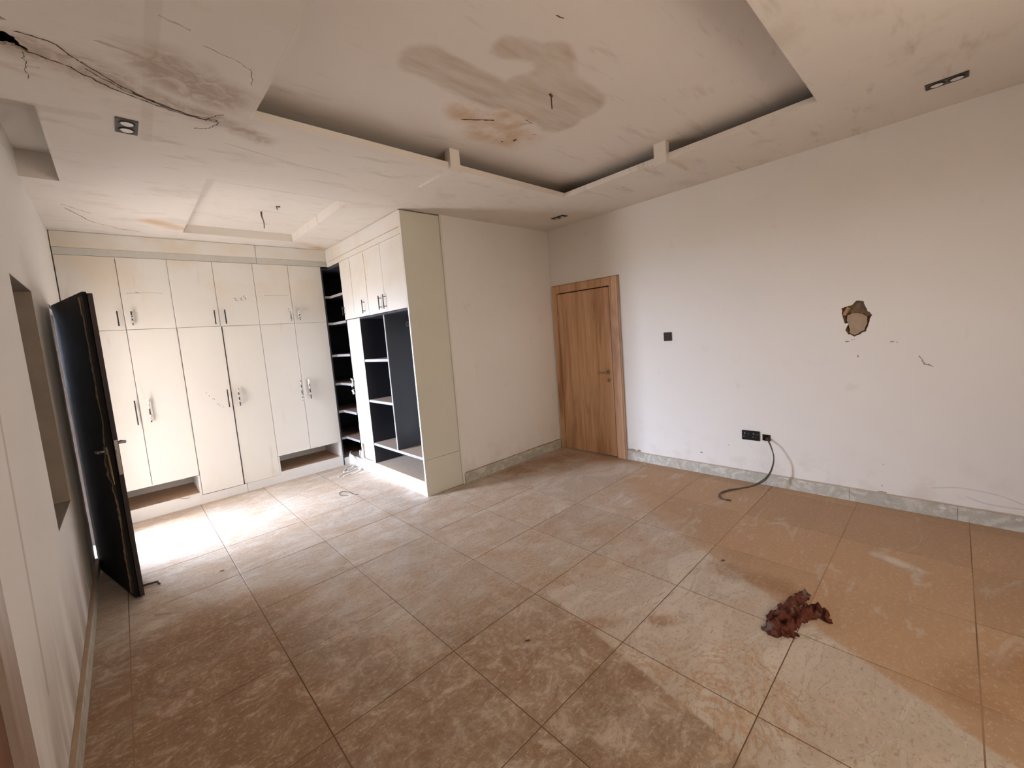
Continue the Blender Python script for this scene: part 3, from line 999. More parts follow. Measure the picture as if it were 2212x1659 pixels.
# local: x runs from hinge to tip, +y is the room side of the open leaf
TK = 0.044
lf = MB().box(0.004, LEN - 0.016, 0, TK * 0.45, 0.012, 2.046).box(0.004, LEN, TK * 0.45, TK, 0.012, 2.035)
leaf2 = lf.build('door_leaf', MAT['char'], d2, local=True)
MB().box(LEN + 0.0002, LEN + 0.0025, TK * 0.45, TK, 0.014, 2.033).build('edge_strip', MAT['char_edge'], d2, local=True)
rn = random.Random(11)
vn, tv = MB(), MB()
prof = []
for k in range(150):
    z = 0.03 + k * (1.99 / 149)
    wv = 0.050 + 0.030 * noise.noise((z * 2.3, 0.3, 0)) + 0.022 * noise.noise((z * 9, 1.3, 0))
    if 0.66 < z < 1.20:
        wv += 0.10 * max(0, 1 - abs(z - 0.93) / 0.26) * (0.7 + 0.6 * noise.noise((z * 22, 5, 0)))
    if z > 1.9:
        wv += 0.03
    prof.append((z, max(0.02, wv)))
for z, wv in prof:
    edge = 0.016 + 0.040 * abs(noise.noise((z * 17, 9, 0)))
    c_ = 0.001 + 0.005 * abs(noise.noise((z * 14, 9, 0)))
    vn.v += [(LEN - 0.0162, -0.0008, z), (LEN - 0.018 - wv, -0.0008, z)]
    tv.v += [(LEN - 0.018 - wv + edge * 0.5, -0.0012, z), (LEN - 0.018 - wv - edge * 0.2, -0.0015 - c_, z), (LEN - 0.018 - wv - edge, -0.0010, z)]
for k in range(len(prof) - 1):
    q = 2 * k
    vn.f.append((q, q + 1, q + 3, q + 2))
    q = 3 * k
    tv.f += [(q, q + 1, q + 4, q + 3), (q + 1, q + 2, q + 5, q + 4)]
vn.build('bare_substrate', simple('dark_bare_board', (0.060, 0.046, 0.036), 0.85, var=0.5, scale=30), d2, local=True)
tv.build('torn_veneer', MAT['veneer'], d2, local=True)
sp = MB()
sp.prism([(LEN - 0.022, -0.004, 0.80), (LEN - 0.050, -0.005, 0.86), (LEN - 0.070, -0.004, 1.02), (LEN - 0.055, -0.004, 1.05), (LEN - 0.030, -0.004, 0.92)], (0, 0.003, 0))
sp.build('split_wood', MAT['rawwood'], d2, local=True)
MB().box(LEN + 0.0025, LEN + 0.0045, TK * 0.52, TK * 0.93, 0.86, 1.09).build('lock_faceplate', MAT['steel'], d2, local=True)
MB().box(LEN + 0.004, LEN + 0.013, TK * 0.58, TK * 0.88, 1.00, 1.025).build('latch_bolt', MAT['steel'], d2, local=True)
h = MB()
lever(h, (LEN - 0.075, -0.001, 1.02), (0, -1, 0), (-1, 0, 0), reach=0.04)
h.build('lever_handle', MAT['steel'], leaf2, smooth=True, local=True)
h = MB()
lever(h, (LEN - 0.065, TK + 0.001, 1.06), (0, 1, 0), (-1, 0, 0), reach=0.045)
h.build('lever_handle', MAT['steel'], leaf2, smooth=True, local=True)
for z in (0.25, 1.02, 1.80):
    MB().tube([(0, TK * 0.2, z - 0.05), (0, TK * 0.2, z + 0.05)], 0.007, 8).build('hinge', MAT['steel'], d2, local=True)
fr = MB()
fr.box(XL - LT, XL - 0.002, BAL0 - 0.0, BAL0 + 0.03, 0, BALZ).box(XL - LT, XL - 0.002, BAL1 - 0.03, BAL1, 0, BALZ).box(XL - LT, XL - 0.002, BAL0, BAL1, BALZ - 0.03, BALZ)
struct(fr.build('trim_6', MAT['char_edge']), 'black frame of the balcony doorway', 'trim')

# ================================================================== wardrobes
DT = 0.018
FRONT = YW + DT + 0.002


def bar_handle(mb, base, out, z0, z1, r=0.0055, reach=0.032):
    """slim bar on two posts: base = (x, y) on the door face"""
    o = Vector(out)
    p = Vector((base[0], base[1], 0))
    mb.tube([p + o * reach + Vector((0, 0, z0)), p + o * reach + Vector((0, 0, z1))], r, 8)
    L = z1 - z0
    for z in (z0 + L * 0.17, z1 - L * 0.17):
        mb.tube([p + Vector((0, 0, z)), p + o * reach + Vector((0, 0, z))], r * 0.8, 6)


def wrap_film(mb, base, out, z0, z1, seed):
    """crumpled packing film round a handle"""
    o = Vector(out)
    p = Vector((base[0], base[1], 0))
    r_ = random.Random(seed)
    n = 7
    pts, rs = [], []
    for k in range(n + 1):
        f = k / n
        z = z1 + 0.008 - (z1 - z0 + 0.022) * f
        pts.append(p + o * (0.028 + r_.uniform(-0.004, 0.004)) + Vector((r_.uniform(-.003, .003), r_.uniform(-.003, .003), z)))
        rs.append((0.007 + r_.uniform(0, 0.007)) * (1.25 if k in (1, 2) else 0.95))
    gaps = []
    b = len(mb.v)
    m = 9
    for i, q in enumerate(pts):
        side = Vector((0, 0, 1)).cross(o).normalized()
        for k in range(m):
            a = 2 * math.pi * k / m
            rr = rs[i] * r_.uniform(0.65, 1.25)
            mb.v.append(tuple(q + (side * math.cos(a) + o * math.sin(a)) * rr))
    for i in range(n):
        if i in gaps:
            continue
        for k in range(m):
            j = (k + 1) % m
            mb.f.append((b + i * m + k, b + i * m + j, b + (i + 1) * m + j, b + (i + 1) * m + k))


def cupboard_door(parent, axis, a0, a1, z0, z1, handle=None, wrapped=False, seed=0, tilt=0.0, hinge=None, mark=None):
    """door board; axis 1 = faces -Y at YW (spans x), axis 0 = faces -X at XW2 (spans y)"""
    g = 0.0019
    mb = MB()
    if axis == 1:
        mb.box(a0 + g, a1 - g, YW, YW + DT, z0 + g, z1 - g)
        out = (0, -1, 0)
    else:
        mb.box(XW2, XW2 + DT, a0 + g, a1 - g, z0 + g, z1 - g)
        out = (-1, 0, 0)
    d = mb.build('door', MAT['white'], parent, bevel=0.0012)
    if handle:
        a, h0, h1 = handle
        base = (a, YW) if axis == 1 else (XW2, a)
        hb = MB()
        bar_handle(hb, base, out, h0, h1)
        hb.build('handle', MAT['black'], d)
        if wrapped:
            L_ = h1 - h0
            for q0, q1 in ((h1 - L_ * 0.42, h1), (h0 + 0.022, h0 + L_ * 0.30)):
                wb = MB()
                wrap_film(wb, base, out, q0, q1, seed + int(q0 * 50))
                wb.build('plastic_wrap', MAT['wrap'], d, smooth=False)
    if mark:
        mk = MB()
        for line, w_ in mark:
            q = spline([(x, YW, z) for x, z in line], 4) if len(line) > 2 else [(x, YW, z) for x, z in line]
            ribbon(mk, q, w_, (0, -1, 0), 0.0006)
        mk.build('pencil_marks', MAT['scuff'], d)['kind'] = 'stuff'
    if tilt:
        piv = Vector((hinge, YW + DT, 0))
        d.matrix_basis = Matrix.Translation(piv) @ Matrix.Rotation(tilt, 4, 'Z') @ Matrix.Translation(-piv)
    return d


B = [XL + 0.006, 0.087, 0.479, 0.868, 1.257, 1.637, 2.030]
ZL0, ZM, ZT = 0.322, 1.910, 2.612
GRP = 'white wardrobe cabinets along the far wall'


def carcass(root, x0, x1, niche):
    w = MB()
    for x in (x0, x1 - 0.016):
        w.box(x, x + 0.016, FRONT, YA - 0.02, 0.0, ZT)
    w.box(x0 + 0.016, x1 - 0.016, FRONT, YA - 0.02, ZT - 0.016, ZT)
    w.box(x0 + 0.016, x1 - 0.016, FRONT, YA - 0.02, ZM - 0.009, ZM + 0.009)
    w.box(x0 + 0.016, x1 - 0.016, YA - 0.026, YA - 0.02, 0.1, ZT - 0.016)
    if niche:
        w.box(x0 + 0.016, x1 - 0.016, FRONT, YA - 0.026, ZL0 - 0.002, ZL0 + 0.016)
    w.build('carcass', MAT['inner_white'], root)
    if niche:
        MB().box(x0 + 0.0, x1 - 0.0, YW, YW + 0.018, 0.0, 0.128).build('plinth', MAT['inner_white'], root)
        MB().box(x0 + 0.016, x1 - 0.016, YW + 0.019, YA - 0.026, 0.104, 0.122).build('niche_board', MAT['niche'], root)
        for x in (x0, x1 - 0.016):
            MB().box(x, x + 0.016, YW, FRONT - 0.0005, 0.1285, ZL0 - 0.002).build('niche_cheek', MAT['inner_white'], root)


r1 = thing('wardrobe_cabinet', ((B[0] + B[2]) / 2, YW, 0), 'white four-door cabinet next to the left wall, shoe niche below, behind the black door', 'wardrobe', GRP)
carcass(r1, B[0], B[2], True)
cupboard_door(r1, 1, B[0], B[1], ZL0, ZM, (0.057, 0.966, 1.212))
cupboard_door(r1, 1, B[1], B[2], ZL0, ZM, (0.160, 0.975, 1.215), True, 1)
cupboard_door(r1, 1, B[0], B[1], ZM, ZT, (0.039, 1.948, 2.092))
cupboard_door(r1, 1, B[1], B[2], ZM, ZT, (0.142, 1.952, 2.086), True, 2,
              mark=[([(0.13, 2.265), (0.20, 2.268), (0.30, 2.272), (0.41, 2.268)], 0.0025), ([(0.2, 2.275), (0.23, 2.268)], 0.004)])
r2 = thing('wardrobe_cabinet', ((B[2] + B[4]) / 2, YW, 0), 'white four-door cabinet whose long doors reach down to the plinth, middle of three', 'wardrobe', GRP)
carcass(r2, B[2], B[4], False)
MB().box(B[2], 0.902, YW + 0.001, YW + 0.018, 0, 0.095).build('plinth', MAT['inner_white'], r2)
MB().box(0.906, B[4], YW + 0.001, YW + 0.018, 0, 0.095).build('plinth', MAT['inner_white'], r2)
cupboard_door(r2, 1, B[2] + 0.004, B[3] + 0.006, 0.100, ZM, (0.838, 1.010, 1.207), False, 0, -0.022, B[2],
              mark=[([(0.64, 1.20), (0.655, 1.193)], 0.004), ([(0.665, 1.165), (0.675, 1.158), (0.668, 1.15)], 0.004), ([(0.69, 1.12), (0.71, 1.122), (0.715, 1.11)], 0.004),
                    ([(0.73, 1.05), (0.755, 1.065)], 0.004), ([(0.75, 1.03), (0.765, 1.045)], 0.004), ([(0.775, 1.01), (0.79, 1.03)], 0.003)])
cupboard_door(r2, 1, B[3] + 0.012, B[4], 0.096, ZM - 0.002, (0.943, 1.004, 1.202), True, 3)
cupboard_door(r2, 1, B[2], B[3], ZM, ZT, (0.825, 1.933, 2.084))
cupboard_door(r2, 1, B[3], B[4], ZM, ZT, (0.923, 1.932, 2.088), False, 0,
              mark=[([(1.025, 2.215), (1.048, 2.218), (1.050, 2.205), (1.042, 2.200), (1.052, 2.188), (1.072, 2.188)], 0.005), ([(1.074, 2.212), (1.080, 2.212)], 0.005),
                    ([(1.092, 2.216), (1.108, 2.222), (1.106, 2.208), (1.098, 2.204), (1.106, 2.192), (1.124, 2.197)], 0.005),
                    ([(1.142, 2.246), (1.128, 2.236), (1.140, 2.224), (1.152, 2.214), (1.140, 2.208), (1.155, 2.204)], 0.005)])
r3 = thing('wardrobe_cabinet', ((B[4] + B[6]) / 2, YW, 0), 'white four-door cabinet with shoe niche, beside the dark corner shelves', 'wardrobe', GRP)
carcass(r3, B[4], B[6], True)
cupboard_door(r3, 1, B[4], B[5], ZL0, ZM, (1.613, 0.953, 1.202), True, 4)
cupboard_door(r3, 1, B[5], B[6], ZL0, ZM, (1.712, 0.958, 1.204), True, 5)
cupboard_door(r3, 1, B[4], B[5], ZM, ZT, (1.600, 1.943, 2.085), True, 6, mark=[([(1.34, 2.245), (1.45, 2.25), (1.6, 2.25)], 0.002)])
cupboard_door(r3, 1, B[5], B[6], ZM, ZT, (1.700, 1.945, 2.093), True, 7)

# fascia boards between the cabinets and the ceiling
for (x0, x1, lab) in ((B[0], 1.310, 'long cream fascia board above the far cabinets, left of the joint'),
                      (1.314, XW2 + 0.0, 'short cream fascia board above the far cabinets, right of the joint')):
    f_ = thing('fascia_board', ((x0 + x1) / 2, YW, 2.62), lab, 'board', 'fascia boards under the ceiling')
    MB().box(x0, x1, YW - 0.004, YW + 0.016, 2.680, HC - 0.004).build('upper_board', MAT['white'], f_)
    MB().box(x0, x1, YW + 0.003, YW + 0.016, 2.6135, 2.679).build('lower_strip', MAT['fascia_strip'], f_)
f_ = thing('fascia_board', (XW2, 4.5, 2.6), 'cream fascia board above the side wardrobe with a crooked joint line', 'board', 'fascia boards under the ceiling')
MB().box(XW2 - 0.001, XW2 + 0.016, 3.578, YW - 0.006, 2.672, HC - 0.004).build('upper_board', MAT['white'], f_)
MB().box(XW2 + 0.002, XW2 + 0.016, 3.578, YW - 0.006, 2.606, 2.671).build('lower_strip', MAT['white'], f_)
sc = MB()
ribbon(sc, wander([(XW2, 3.60, 2.665), (XW2, 4.0, 2.668), (XW2, 4.5, 2.664), (XW2, 5.4, 2.66)], 0.002, 8, 5, (1, 2)), 0.004, (-1, 0, 0), 0.0015)
sc.build('joint_line', simple('cream_joint_dirt', (0.50, 0.38, 0.25), 0.9), f_)

# corner shelves
Y2 = [5.085, 4.790, 4.410, 4.020, 3.578]
cs = thing('corner_shelf_unit', (XW2 + 0.1, 5.3, 0), 'open dark corner unit with bent shelves between the two wardrobes', 'shelf unit')
Xi0, Xi1, Yi0, Yi1 = 2.046, XA - 0.02, Y2[0] + 0.0, YA - 0.02
w = MB()
w.box(2.031, 2.046, YW + 0.0, Yi1, 0.0, 2.60).box(XW2 + 0.022, Xi1, Yi0 - 0.015, Yi0, 0.1, 2.60)
w.box(2.046, Xi1, Yi1, Yi1 + 0.006, 0.1, 2.6).box(Xi1, Xi1 + 0.006, Yi0, Yi1, 0.1, 2.6)
w.build('side_boards', MAT['slate_plain'], cs)
for nm, z, m_ in [('shelf', 2.242, 'slate'), ('shelf', 1.898, 'slate'), ('shelf', 1.480, 'slate'), ('shelf', 1.105, 'slate'), ('shelf', 0.735, 'slate'), ('shelf', 0.375, 'slate'), ('bottom_board', 0.128, 'slate'), ('top_board', 2.600, 'slate_plain')]:
    tk = 0.030
    q = [(Xi0, YW + 0.012), (XW2 + 0.012, YW + 0.012), (XW2 + 0.012, Yi0), (Xi1, Yi0), (Xi1, Yi1), (Xi0, Yi1)]
    sh = MB().prism([(a, b, z) for a, b in q], (0, 0, -tk)).build(nm, MAT[m_], cs)
    if nm == 'shelf':
        e = MB()
        e.box(Xi0, XW2 + 0.0115, YW + 0.006, YW + 0.0115, z - tk, z).box(XW2 + 0.004, XW2 + 0.0115, Yi0 + 0.001, YW + 0.006, z - tk, z)
        e.build('front_edging', MAT['edge'], sh)
MB().box(Xi0, XW2 + 0.012, YW + 0.004, YW + 0.02, 0, 0.095).box(XW2 + 0.002, XW2 + 0.018, Y2[0] - 0.03, YW + 0.004, 0, 0.13).build('plinth', MAT['inner_white'], cs)

# narrow cupboard beside the corner
nc = thing('narrow_cupboard', (XW2, 4.87, 0), 'narrow white side cupboard between dark corner shelves and open wardrobe', 'cupboard')
w = MB()
w.box(XW2 + 0.021, XA - 0.02, 5.052, 5.068, 0, 2.604).box(XW2 + 0.021, XA - 0.02, 4.700, 4.716, 0, 1.89)
w.box(XW2 + 0.021, XA - 0.02, 4.716, 5.052, 0.335, 0.35)
w.build('carcass', MAT['inner_white'], nc)
cupboard_door(nc, 0, 4.740, 5.045, 0.352, 1.895, (5.030, 0.97, 1.17), True, 8)
cupboard_door(nc, 0, Y2[1], Y2[0], 1.900, 2.604, (5.062, 1.955, 2.065))
MB().box(XW2 + 0.002, XW2 + 0.020, 4.700, 5.052, 0, 0.150).build('plinth', MAT['inner_white'], nc)
MB().box(XW2 + 0.0, XW2 + 0.020, 4.700, 4.738, 0.1505, 1.893).build('stile', MAT['inner_white'], nc)
MB().box(XW2 + 0.003, XW2 + 0.020, 5.03, 5.052, 0.1505, 0.350).build('stile', MAT['inner_white'], nc)
MB().box(XW2 + 0.030, XW2 + 0.040, 4.716, 5.052, 0.15, 0.335).build('niche_board', simple('beige_board', (0.60, 0.52, 0.43), 0.7), nc)

# open wardrobe with hanging rail
ow = thing('open_wardrobe', (XW2, 4.1, 0), 'open slate wardrobe with shelves, hanging rail and three white top doors', 'wardrobe')
O0, O1 = 3.578, 4.690
w = MB()
w.box(XW2 + 0.002, XA - 0.02, O1 - 0.014, O1, 0.0, 2.604)
w.build('side_board', MAT['slate_plain'], ow)
MB().box(XW2 - 0.001, XW2 + 0.018, O1 - 0.0135, O1 + 0.004, 0.0, 1.894).build('side_edging', MAT['panel'], ow)
MB().box(XA - 0.02, XA - 0.012, O0, O1, 0.1, 2.604).build('back_board', MAT['slate_plain'], ow)
MB().box(XW2 + 0.006, XA - 0.021, 4.080, 4.098, 0.402, 1.876).build('divider', MAT['slate_plain'], ow)
MB().box(XW2 + 0.001, XW2 + 0.0058, 4.079, 4.099, 0.402, 1.876).build('divider_edging', MAT['edge'], ow)
for z, y0, y1 in ((1.405, 4.0985, O1 - 0.0145), (0.925, 4.0985, O1 - 0.0145), (0.400, O0 + 0.001, O1 - 0.0145)):
    s_ = MB().box(XW2 + 0.012, XA - 0.021, y0, y1, z - 0.028, z).build('shelf', MAT['slate'], ow)
    MB().box(XW2 + 0.006, XW2 + 0.0118, y0, y1, z - 0.028, z).build('front_edging', MAT['edge'], s_)
MB().box(XW2 + 0.002, XA - 0.021, O0 + 0.001, O1 - 0.0145, 1.8765, 1.897).build('rail_shelf', MAT['slate_plain'], ow)
MB().box(XW2 + 0.004, XA - 0.021, O0 + 0.001, O1 - 0.0145, 0.128, 0.150).build('bottom_board', simple('dusty_tan_board', (0.56, 0.44, 0.34), 0.75, var=0.15), ow)
MB().box(XW2 + 0.0, XW2 + 0.018, O0 + 0.001, O1 - 0.014, 0, 0.1275).build('plinth', MAT['inner_white'], ow)
rail = MB().tube([(XW2 + 0.27, O0, 1.765), (XW2 + 0.27, 4.076, 1.765)], 0.011, 12).build('hanging_rail', MAT['steel'], ow, smooth=True)
MB().disc((XW2 + 0.27, 4.0795, 1.765), (0, -1, 0), 0.030, 0.027, 0.008, 20).build('rail_flange', MAT['steel'], rail)
for a, b, hd, wr in ((Y2[2], Y2[1], (4.504, 1.932, 2.082), 0), (Y2[3], Y2[2], (4.100, 1.935, 2.078), 0), (Y2[4], Y2[3], (3.995, 1.932, 2.081), 0)):
    cupboard_door(ow, 0, a, b, 1.900, 2.604, hd)
ep = MB().box(XW2, 2.555, YB, YB + 0.022, 0.372, HC - 0.012).build('end_panel', MAT['panel'], ow)
MB().box(XW2, 2.555, YB, YB + 0.022, 0.0, 0.3685).build('end_panel', MAT['panel'], ow)
MB().box(XW2 - 0.0015, XW2 - 0.0002, YB + 0.0005, YB + 0.0225, 0.0, HC - 0.012).build('panel_edging', MAT['inner_white'], ow)
mk = MB()
for pts_, w_ in (([(4.78, 2.56), (4.775, 2.45), (4.765, 2.38)], 0.010), ([(4.42, 2.58), (4.41, 2.48), (4.402, 2.30), (4.41, 2.1)], 0.012), ([(4.34, 2.345), (4.34, 2.325)], 0.012)):
    q = wander([(XW2, a, b) for a, b in pts_], 0.003, 5, int(w_ * 1e4), (1, 2))
    ribbon(mk, q, [w_ * (0.25 + 0.75 * abs(math.sin(k * 1.1))) for k in range(len(q))], (-1, 0, 0), 0.0012)
mk.build('glue_streaks', simple('yellowed_glue', (0.58, 0.42, 0.26), 0.8), ow)['kind'] = 'stuff'

# ================================================================== electrical fittings
def downlight(cx, cy, label):
    o = thing('ceiling_downlight', (cx, cy, HC), label, 'ceiling light', 'double recessed downlights')
    MB().box(cx - 0.046, cx + 0.046, cy - 0.087, cy + 0.087, HC - 0.006, HC - 0.0005).build('plate', MAT['lamp_plate'], o, bevel=0.0015)
    for s in (-1, 1):
        l = MB().disc((cx, cy + s * 0.040, HC - 0.0065), (0, 0, -1), 0.028, 0.026, 0.003, 24).build('lamp', MAT['lamp_white'], o)
        rg = MB()
        n = 24
        b = 0
        for k in range(n):
            a = 2 * math.pi * k / n
            for r_, z in ((0.0285, HC - 0.0068), (0.034, HC - 0.0068), (0.034, HC - 0.0105), (0.0285, HC - 0.0105)):
                rg.v.append((cx + r_ * math.cos(a), cy + s * 0.040 + r_ * math.sin(a), z))
        for k in range(n):
            j = (k + 1) % n
            for q in range(4):
                p_ = (q + 1) % 4
                rg.f.append((4 * k + q, 4 * k + p_, 4 * j + p_, 4 * j + q))
        rg.build('rim', MAT['black'], l)


downlight(0.183, 2.978, 'double downlight plate in the ceiling above the black door')
downlight(3.732, 0.052, 'double downlight plate in the ceiling at the upper right, seen edge on')
downlight(3.831, 3.020, 'double downlight plate in the ceiling above the oak door corner')

w_ = MB().tube(spline([(2.074, 1.638, HU), (2.075, 1.637, HU - 0.02), (2.073, 1.636, HU - 0.05), (2.075, 1.636, HU - 0.085)], 5), 0.004, 6)
w_.tube([(2.066, 1.64, HU), (2.086, 1.64, HU - 0.012)], 0.008, 6)
tag(w_.build('hanging_wire', MAT['crack']), 'short brown wire hanging from the stained large ceiling tray', 'wire', 'wires hanging from the ceiling')
w_ = MB().tube(spline([(1.165, 4.45, H2), (1.163, 4.45, H2 - 0.05), (1.172, 4.45, H2 - 0.10), (1.168, 4.45, H2 - 0.155)], 5), 0.004, 6)
w_.tube(spline([(1.161, 4.455, H2), (1.160, 4.455, H2 - 0.03), (1.166, 4.45, H2 - 0.07)], 5), 0.006, 6)
tag(w_.build('hanging_wire', MAT['cable']), 'long dark wire hanging from the small ceiling tray over the wardrobes', 'wire', 'wires hanging from the ceiling')
w_ = MB().tube([(1.235, 4.24, H2), (1.262, 4.215, H2 - 0.008)], 0.006, 6).tube([(1.24, 4.235, H2), (1.242, 4.235, H2 - 0.03)], 0.004, 6)
tag(w_.build('hanging_wire', MAT['cable']), 'tiny wire stub beside the long wire in the small ceiling tray', 'wire', 'wires hanging from the ceiling')

sw = thing('light_switch', (XR, 2.01, 1.36), 'square dark light switch plate beside the oak door', 'light switch')
MB().box(XR - 0.009, XR - 0.0005, 1.967, 2.052, 1.362, 1.451).build('plate', MAT['plastic'], sw, bevel=0.002)
MB().box(XR - 0.012, XR - 0.0092, 1.978, 2.041, 1.374, 1.439).build('rocker', MAT['plastic'], sw, bevel=0.001)
for yc, lab in ((1.294, 'black wall socket nearer the oak door, left of the pair'), (1.220, 'black wall socket next to the open cable box, right of the pair')):
    so = thing('wall_socket', (XR, yc, 0.405), lab, 'socket', 'pair of black wall sockets')
    pl = MB().box(XR - 0.010, XR - 0.0005, yc - 0.0365, yc + 0.0365, 0.405, 0.495).build('plate', MAT['sock'], so, bevel=0.002)
    MB().box(XR - 0.0112, XR - 0.0102, yc - 0.004 + 0.012, yc + 0.004 + 0.012, 0.460, 0.476).build('pin_hole', MAT['pin'], so)
    MB().box(XR - 0.0112, XR - 0.0102, yc + 0.012, yc + 0.026, 0.434, 0.439).build('pin_hole', MAT['pin'], so)
    MB().box(XR - 0.0112, XR - 0.0102, yc - 0.014, yc - 0.004, 0.434, 0.438).build('pin_hole', MAT['plastic'], so)
    MB().box(XR - 0.0122, XR - 0.0102, yc - 0.026, yc - 0.012, 0.452, 0.474).build('rocker', MAT['plastic'], so)
bb = thing('cable_box', (XR, 1.13, 0.414), 'broken open metal cable box set in the right wall', 'cable box')
mb = MB()
y0, y1, z0, z1 = BOXO
mb.box(XR + 0.045, XR + 0.048, y0, y1, z0, z1).box(XR - 0.003, XR + 0.045, y0, y0 + 0.003, z0, z1).box(XR - 0.004, XR + 0.045, y1 - 0.003, y1, z0, z1)
mb.box(XR - 0.002, XR + 0.045, y0, y1, z0, z0 + 0.003).box(XR - 0.002, XR + 0.045, y0, y1, z1 - 0.003, z1)
mb.build('box', MAT['crack'], bb)
mb = MB()
rr = random.Random(4)
for k in range(10):
    p = Vector((XR - 0.004 + rr.uniform(-.006, .02), rr.uniform(y0 + .008, y1 - .008), rr.uniform(z0 + .008, z1 - .006)))
    q = p + Vector((rr.uniform(-.02, .0), rr.uniform(-.022, .022), rr.uniform(-.018, .018)))
    mb.tube(spline([p + Vector((0.02, 0, 0)), p, q], 4), 0.003, 6)
mb.build('wire_ends', MAT['cable'], bb)
pc = thing('power_cable', (3.95, 1.2, 0), 'twin grey power cable curling from the broken wall box onto the floor', 'cable')
for dy, dz in ((0.0, 0.0), (0.012, 0.004)):
    path = [(XR + 0.03, 1.128 + dy, 0.440), (XR - 0.02, 1.112 + dy * .6, 0.432), (4.155, 1.078 + dy * .2, 0.385), (4.125, 1.052, 0.308 + dz), (4.09, 1.048 + dy * .2, 0.240 + dz), (4.06, 1.068 + dy * .4, 0.160 + dz),
            (4.025, 1.105 + dy, 0.100 + dz), (3.995, 1.175 + dy, 0.052), (3.965, 1.255 + dy, 0.022), (3.90, 1.335 + dy, 0.008), (3.79, 1.375 + dy * .6, 0.006), (3.715, 1.366 - dy, 0.006), (3.668, 1.318 - dy * .3, 0.006),
            (3.685 - dy, 1.272 - dy * 1.5, 0.006)]
    MB().tube(spline(path, 8), 0.0048, 8).build('cable_strand', MAT['cable'], pc, smooth=True)

# hole knocked in the right wall
outline = [(0.602, 1.55), (0.596, 1.52), (0.59, 1.469), (0.585, 1.44), (0.559, 1.431), (0.576, 1.388), (0.559, 1.351), (0.52, 1.331), (0.487, 1.347), (0.455, 1.37), (0.439, 1.422), (0.434, 1.457),
           (0.418, 1.489), (0.442, 1.52), (0.456, 1.55), (0.469, 1.60), (0.51, 1.605), (0.543, 1.573), (0.576, 1.569)]
rg = ragged(outline, 0.0035, 8, 3)
holed_sheet('plaster_patch', MAT['wall'], 0, XR, 0.004, HOLE_R, rg, wall_right)
cav = MB()
n = len(rg)
cy_, cz_ = 0.515, 1.465
rings = [(1.0, 0.004), (0.93, 0.020), (0.72, 0.030), (0.40, 0.026), (0.0, 0.030)]
for s_, dep in rings[:-1]:
    for k, (a, b) in enumerate(rg):
        j = 0.006 * noise.noise((a * 40, b * 40, s_ * 9))
        cav.v.append((XR + dep + (j if s_ < 1 else 0), cy_ + (a - cy_) * s_, cz_ + (b - cz_) * s_))
cav.v.append((XR + 0.03, cy_, cz_))
for r_ in range(len(rings) - 2):
    for k in range(n):
        j = (k + 1) % n
        cav.f.append((r_ * n + k, r_ * n + j, (r_ + 1) * n + j, (r_ + 1) * n + k))
for k in range(n):
    cav.f.append(((len(rings) - 2) * n + k, (len(rings) - 2) * n + (k + 1) % n, len(cav.v) - 1))
cav.build('broken_cavity', MAT['mortar_dark'], wall_right)
lump = ragged([(0.57, 1.46), (0.55, 1.40), (0.552, 1.365), (0.52, 1.342), (0.49, 1.36), (0.462, 1.38), (0.448, 1.43), (0.446, 1.475), (0.48, 1.502), (0.53, 1.515), (0.56, 1.50)], 0.003, 3, 2)
MB().prism([(XR + 0.006 + 0.002 * noise.noise((a * 30, b * 30, 0)), a, b) for a, b in lump], (0.03, 0, 0)).build('mortar_patch', MAT['mortar'], wall_right)
MB().tube([(XR + 0.01, 0.585, 1.50), (XR + 0.012, 0.565, 1.545), (XR + 0.01, 0.555, 1.56)], 0.013, 8).build('buried_conduit', simple('brown_conduit', (0.42, 0.26, 0.12), 0.6), wall_right)
mb = MB()
rr = random.Random(9)
for (y, z, a, b) in ((0.565, 1.293, 0.018, 0.007), (0.535, 1.305, 0.006, 0.004), (0.52, 1.31, 0.006, 0.003), (0.307, 1.282, 0.016, 0.006), (0.28, 1.277, 0.006, 0.003), (0.348, 0.336, 0.004, 0.004),
                     (0.355, 0.165, 0.004, 0.006), (1.45, 0.33, 0.008, 0.004), (1.71, 0.215, 0.014, 0.010), (2.13, 1.02, 0.006, 0.003), (0.50, 1.175, 0.006, 0.010)):
    n_ = 8
    mb.prism([(XR - 0.0012, y + a * math.cos(2 * math.pi * k / n_) * rr.uniform(.6, 1.2), z + b * math.sin(2 * math.pi * k / n_) * rr.uniform(.6, 1.2)) for k in range(n_)], (0.001, 0, 0))
ribbon(mb, wander([(XR, 0.165, 1.175), (XR, 0.150, 1.150), (XR, 0.136, 1.115)], 0.002, 4, 1, (1, 2)), [0.004, 0.008, 0.006, 0.005, 0.004, 0.008, 0.006, 0.008, 0.01], (-1, 0, 0), 0.001)
ribbon(mb, wander([(XR, 0.140, 1.113), (XR, 0.115, 1.112), (XR, 0.092, 1.095)], 0.002, 4, 2, (1, 2)), [0.004, 0.008, 0.006, 0.008, 0.012, 0.008, 0.006, 0.005, 0.003], (-1, 0, 0), 0.001)
mb.build('paint_chips', MAT['mortar'], wall_right)
mb = MB()
ribbon(mb, spline([(XR, 0.09, 0.205), (XR, -0.03, 0.235), (XR, -0.13, 0.235), (XR, -0.24, 0.22), (XR, -0.33, 0.185)], 6), 0.009, (-1, 0, 0), 0.0008)
ribbon(mb, spline([(XR, -0.08, 0.18), (XR, -0.16, 0.155), (XR, -0.25, 0.15), (XR, -0.35, 0.155)], 6), 0.010, (-1, 0, 0), 0.0008)
mb.build('wall_scuffs', simple('grey_scuff', (0.72, 0.685, 0.655), 0.8), wall_right)

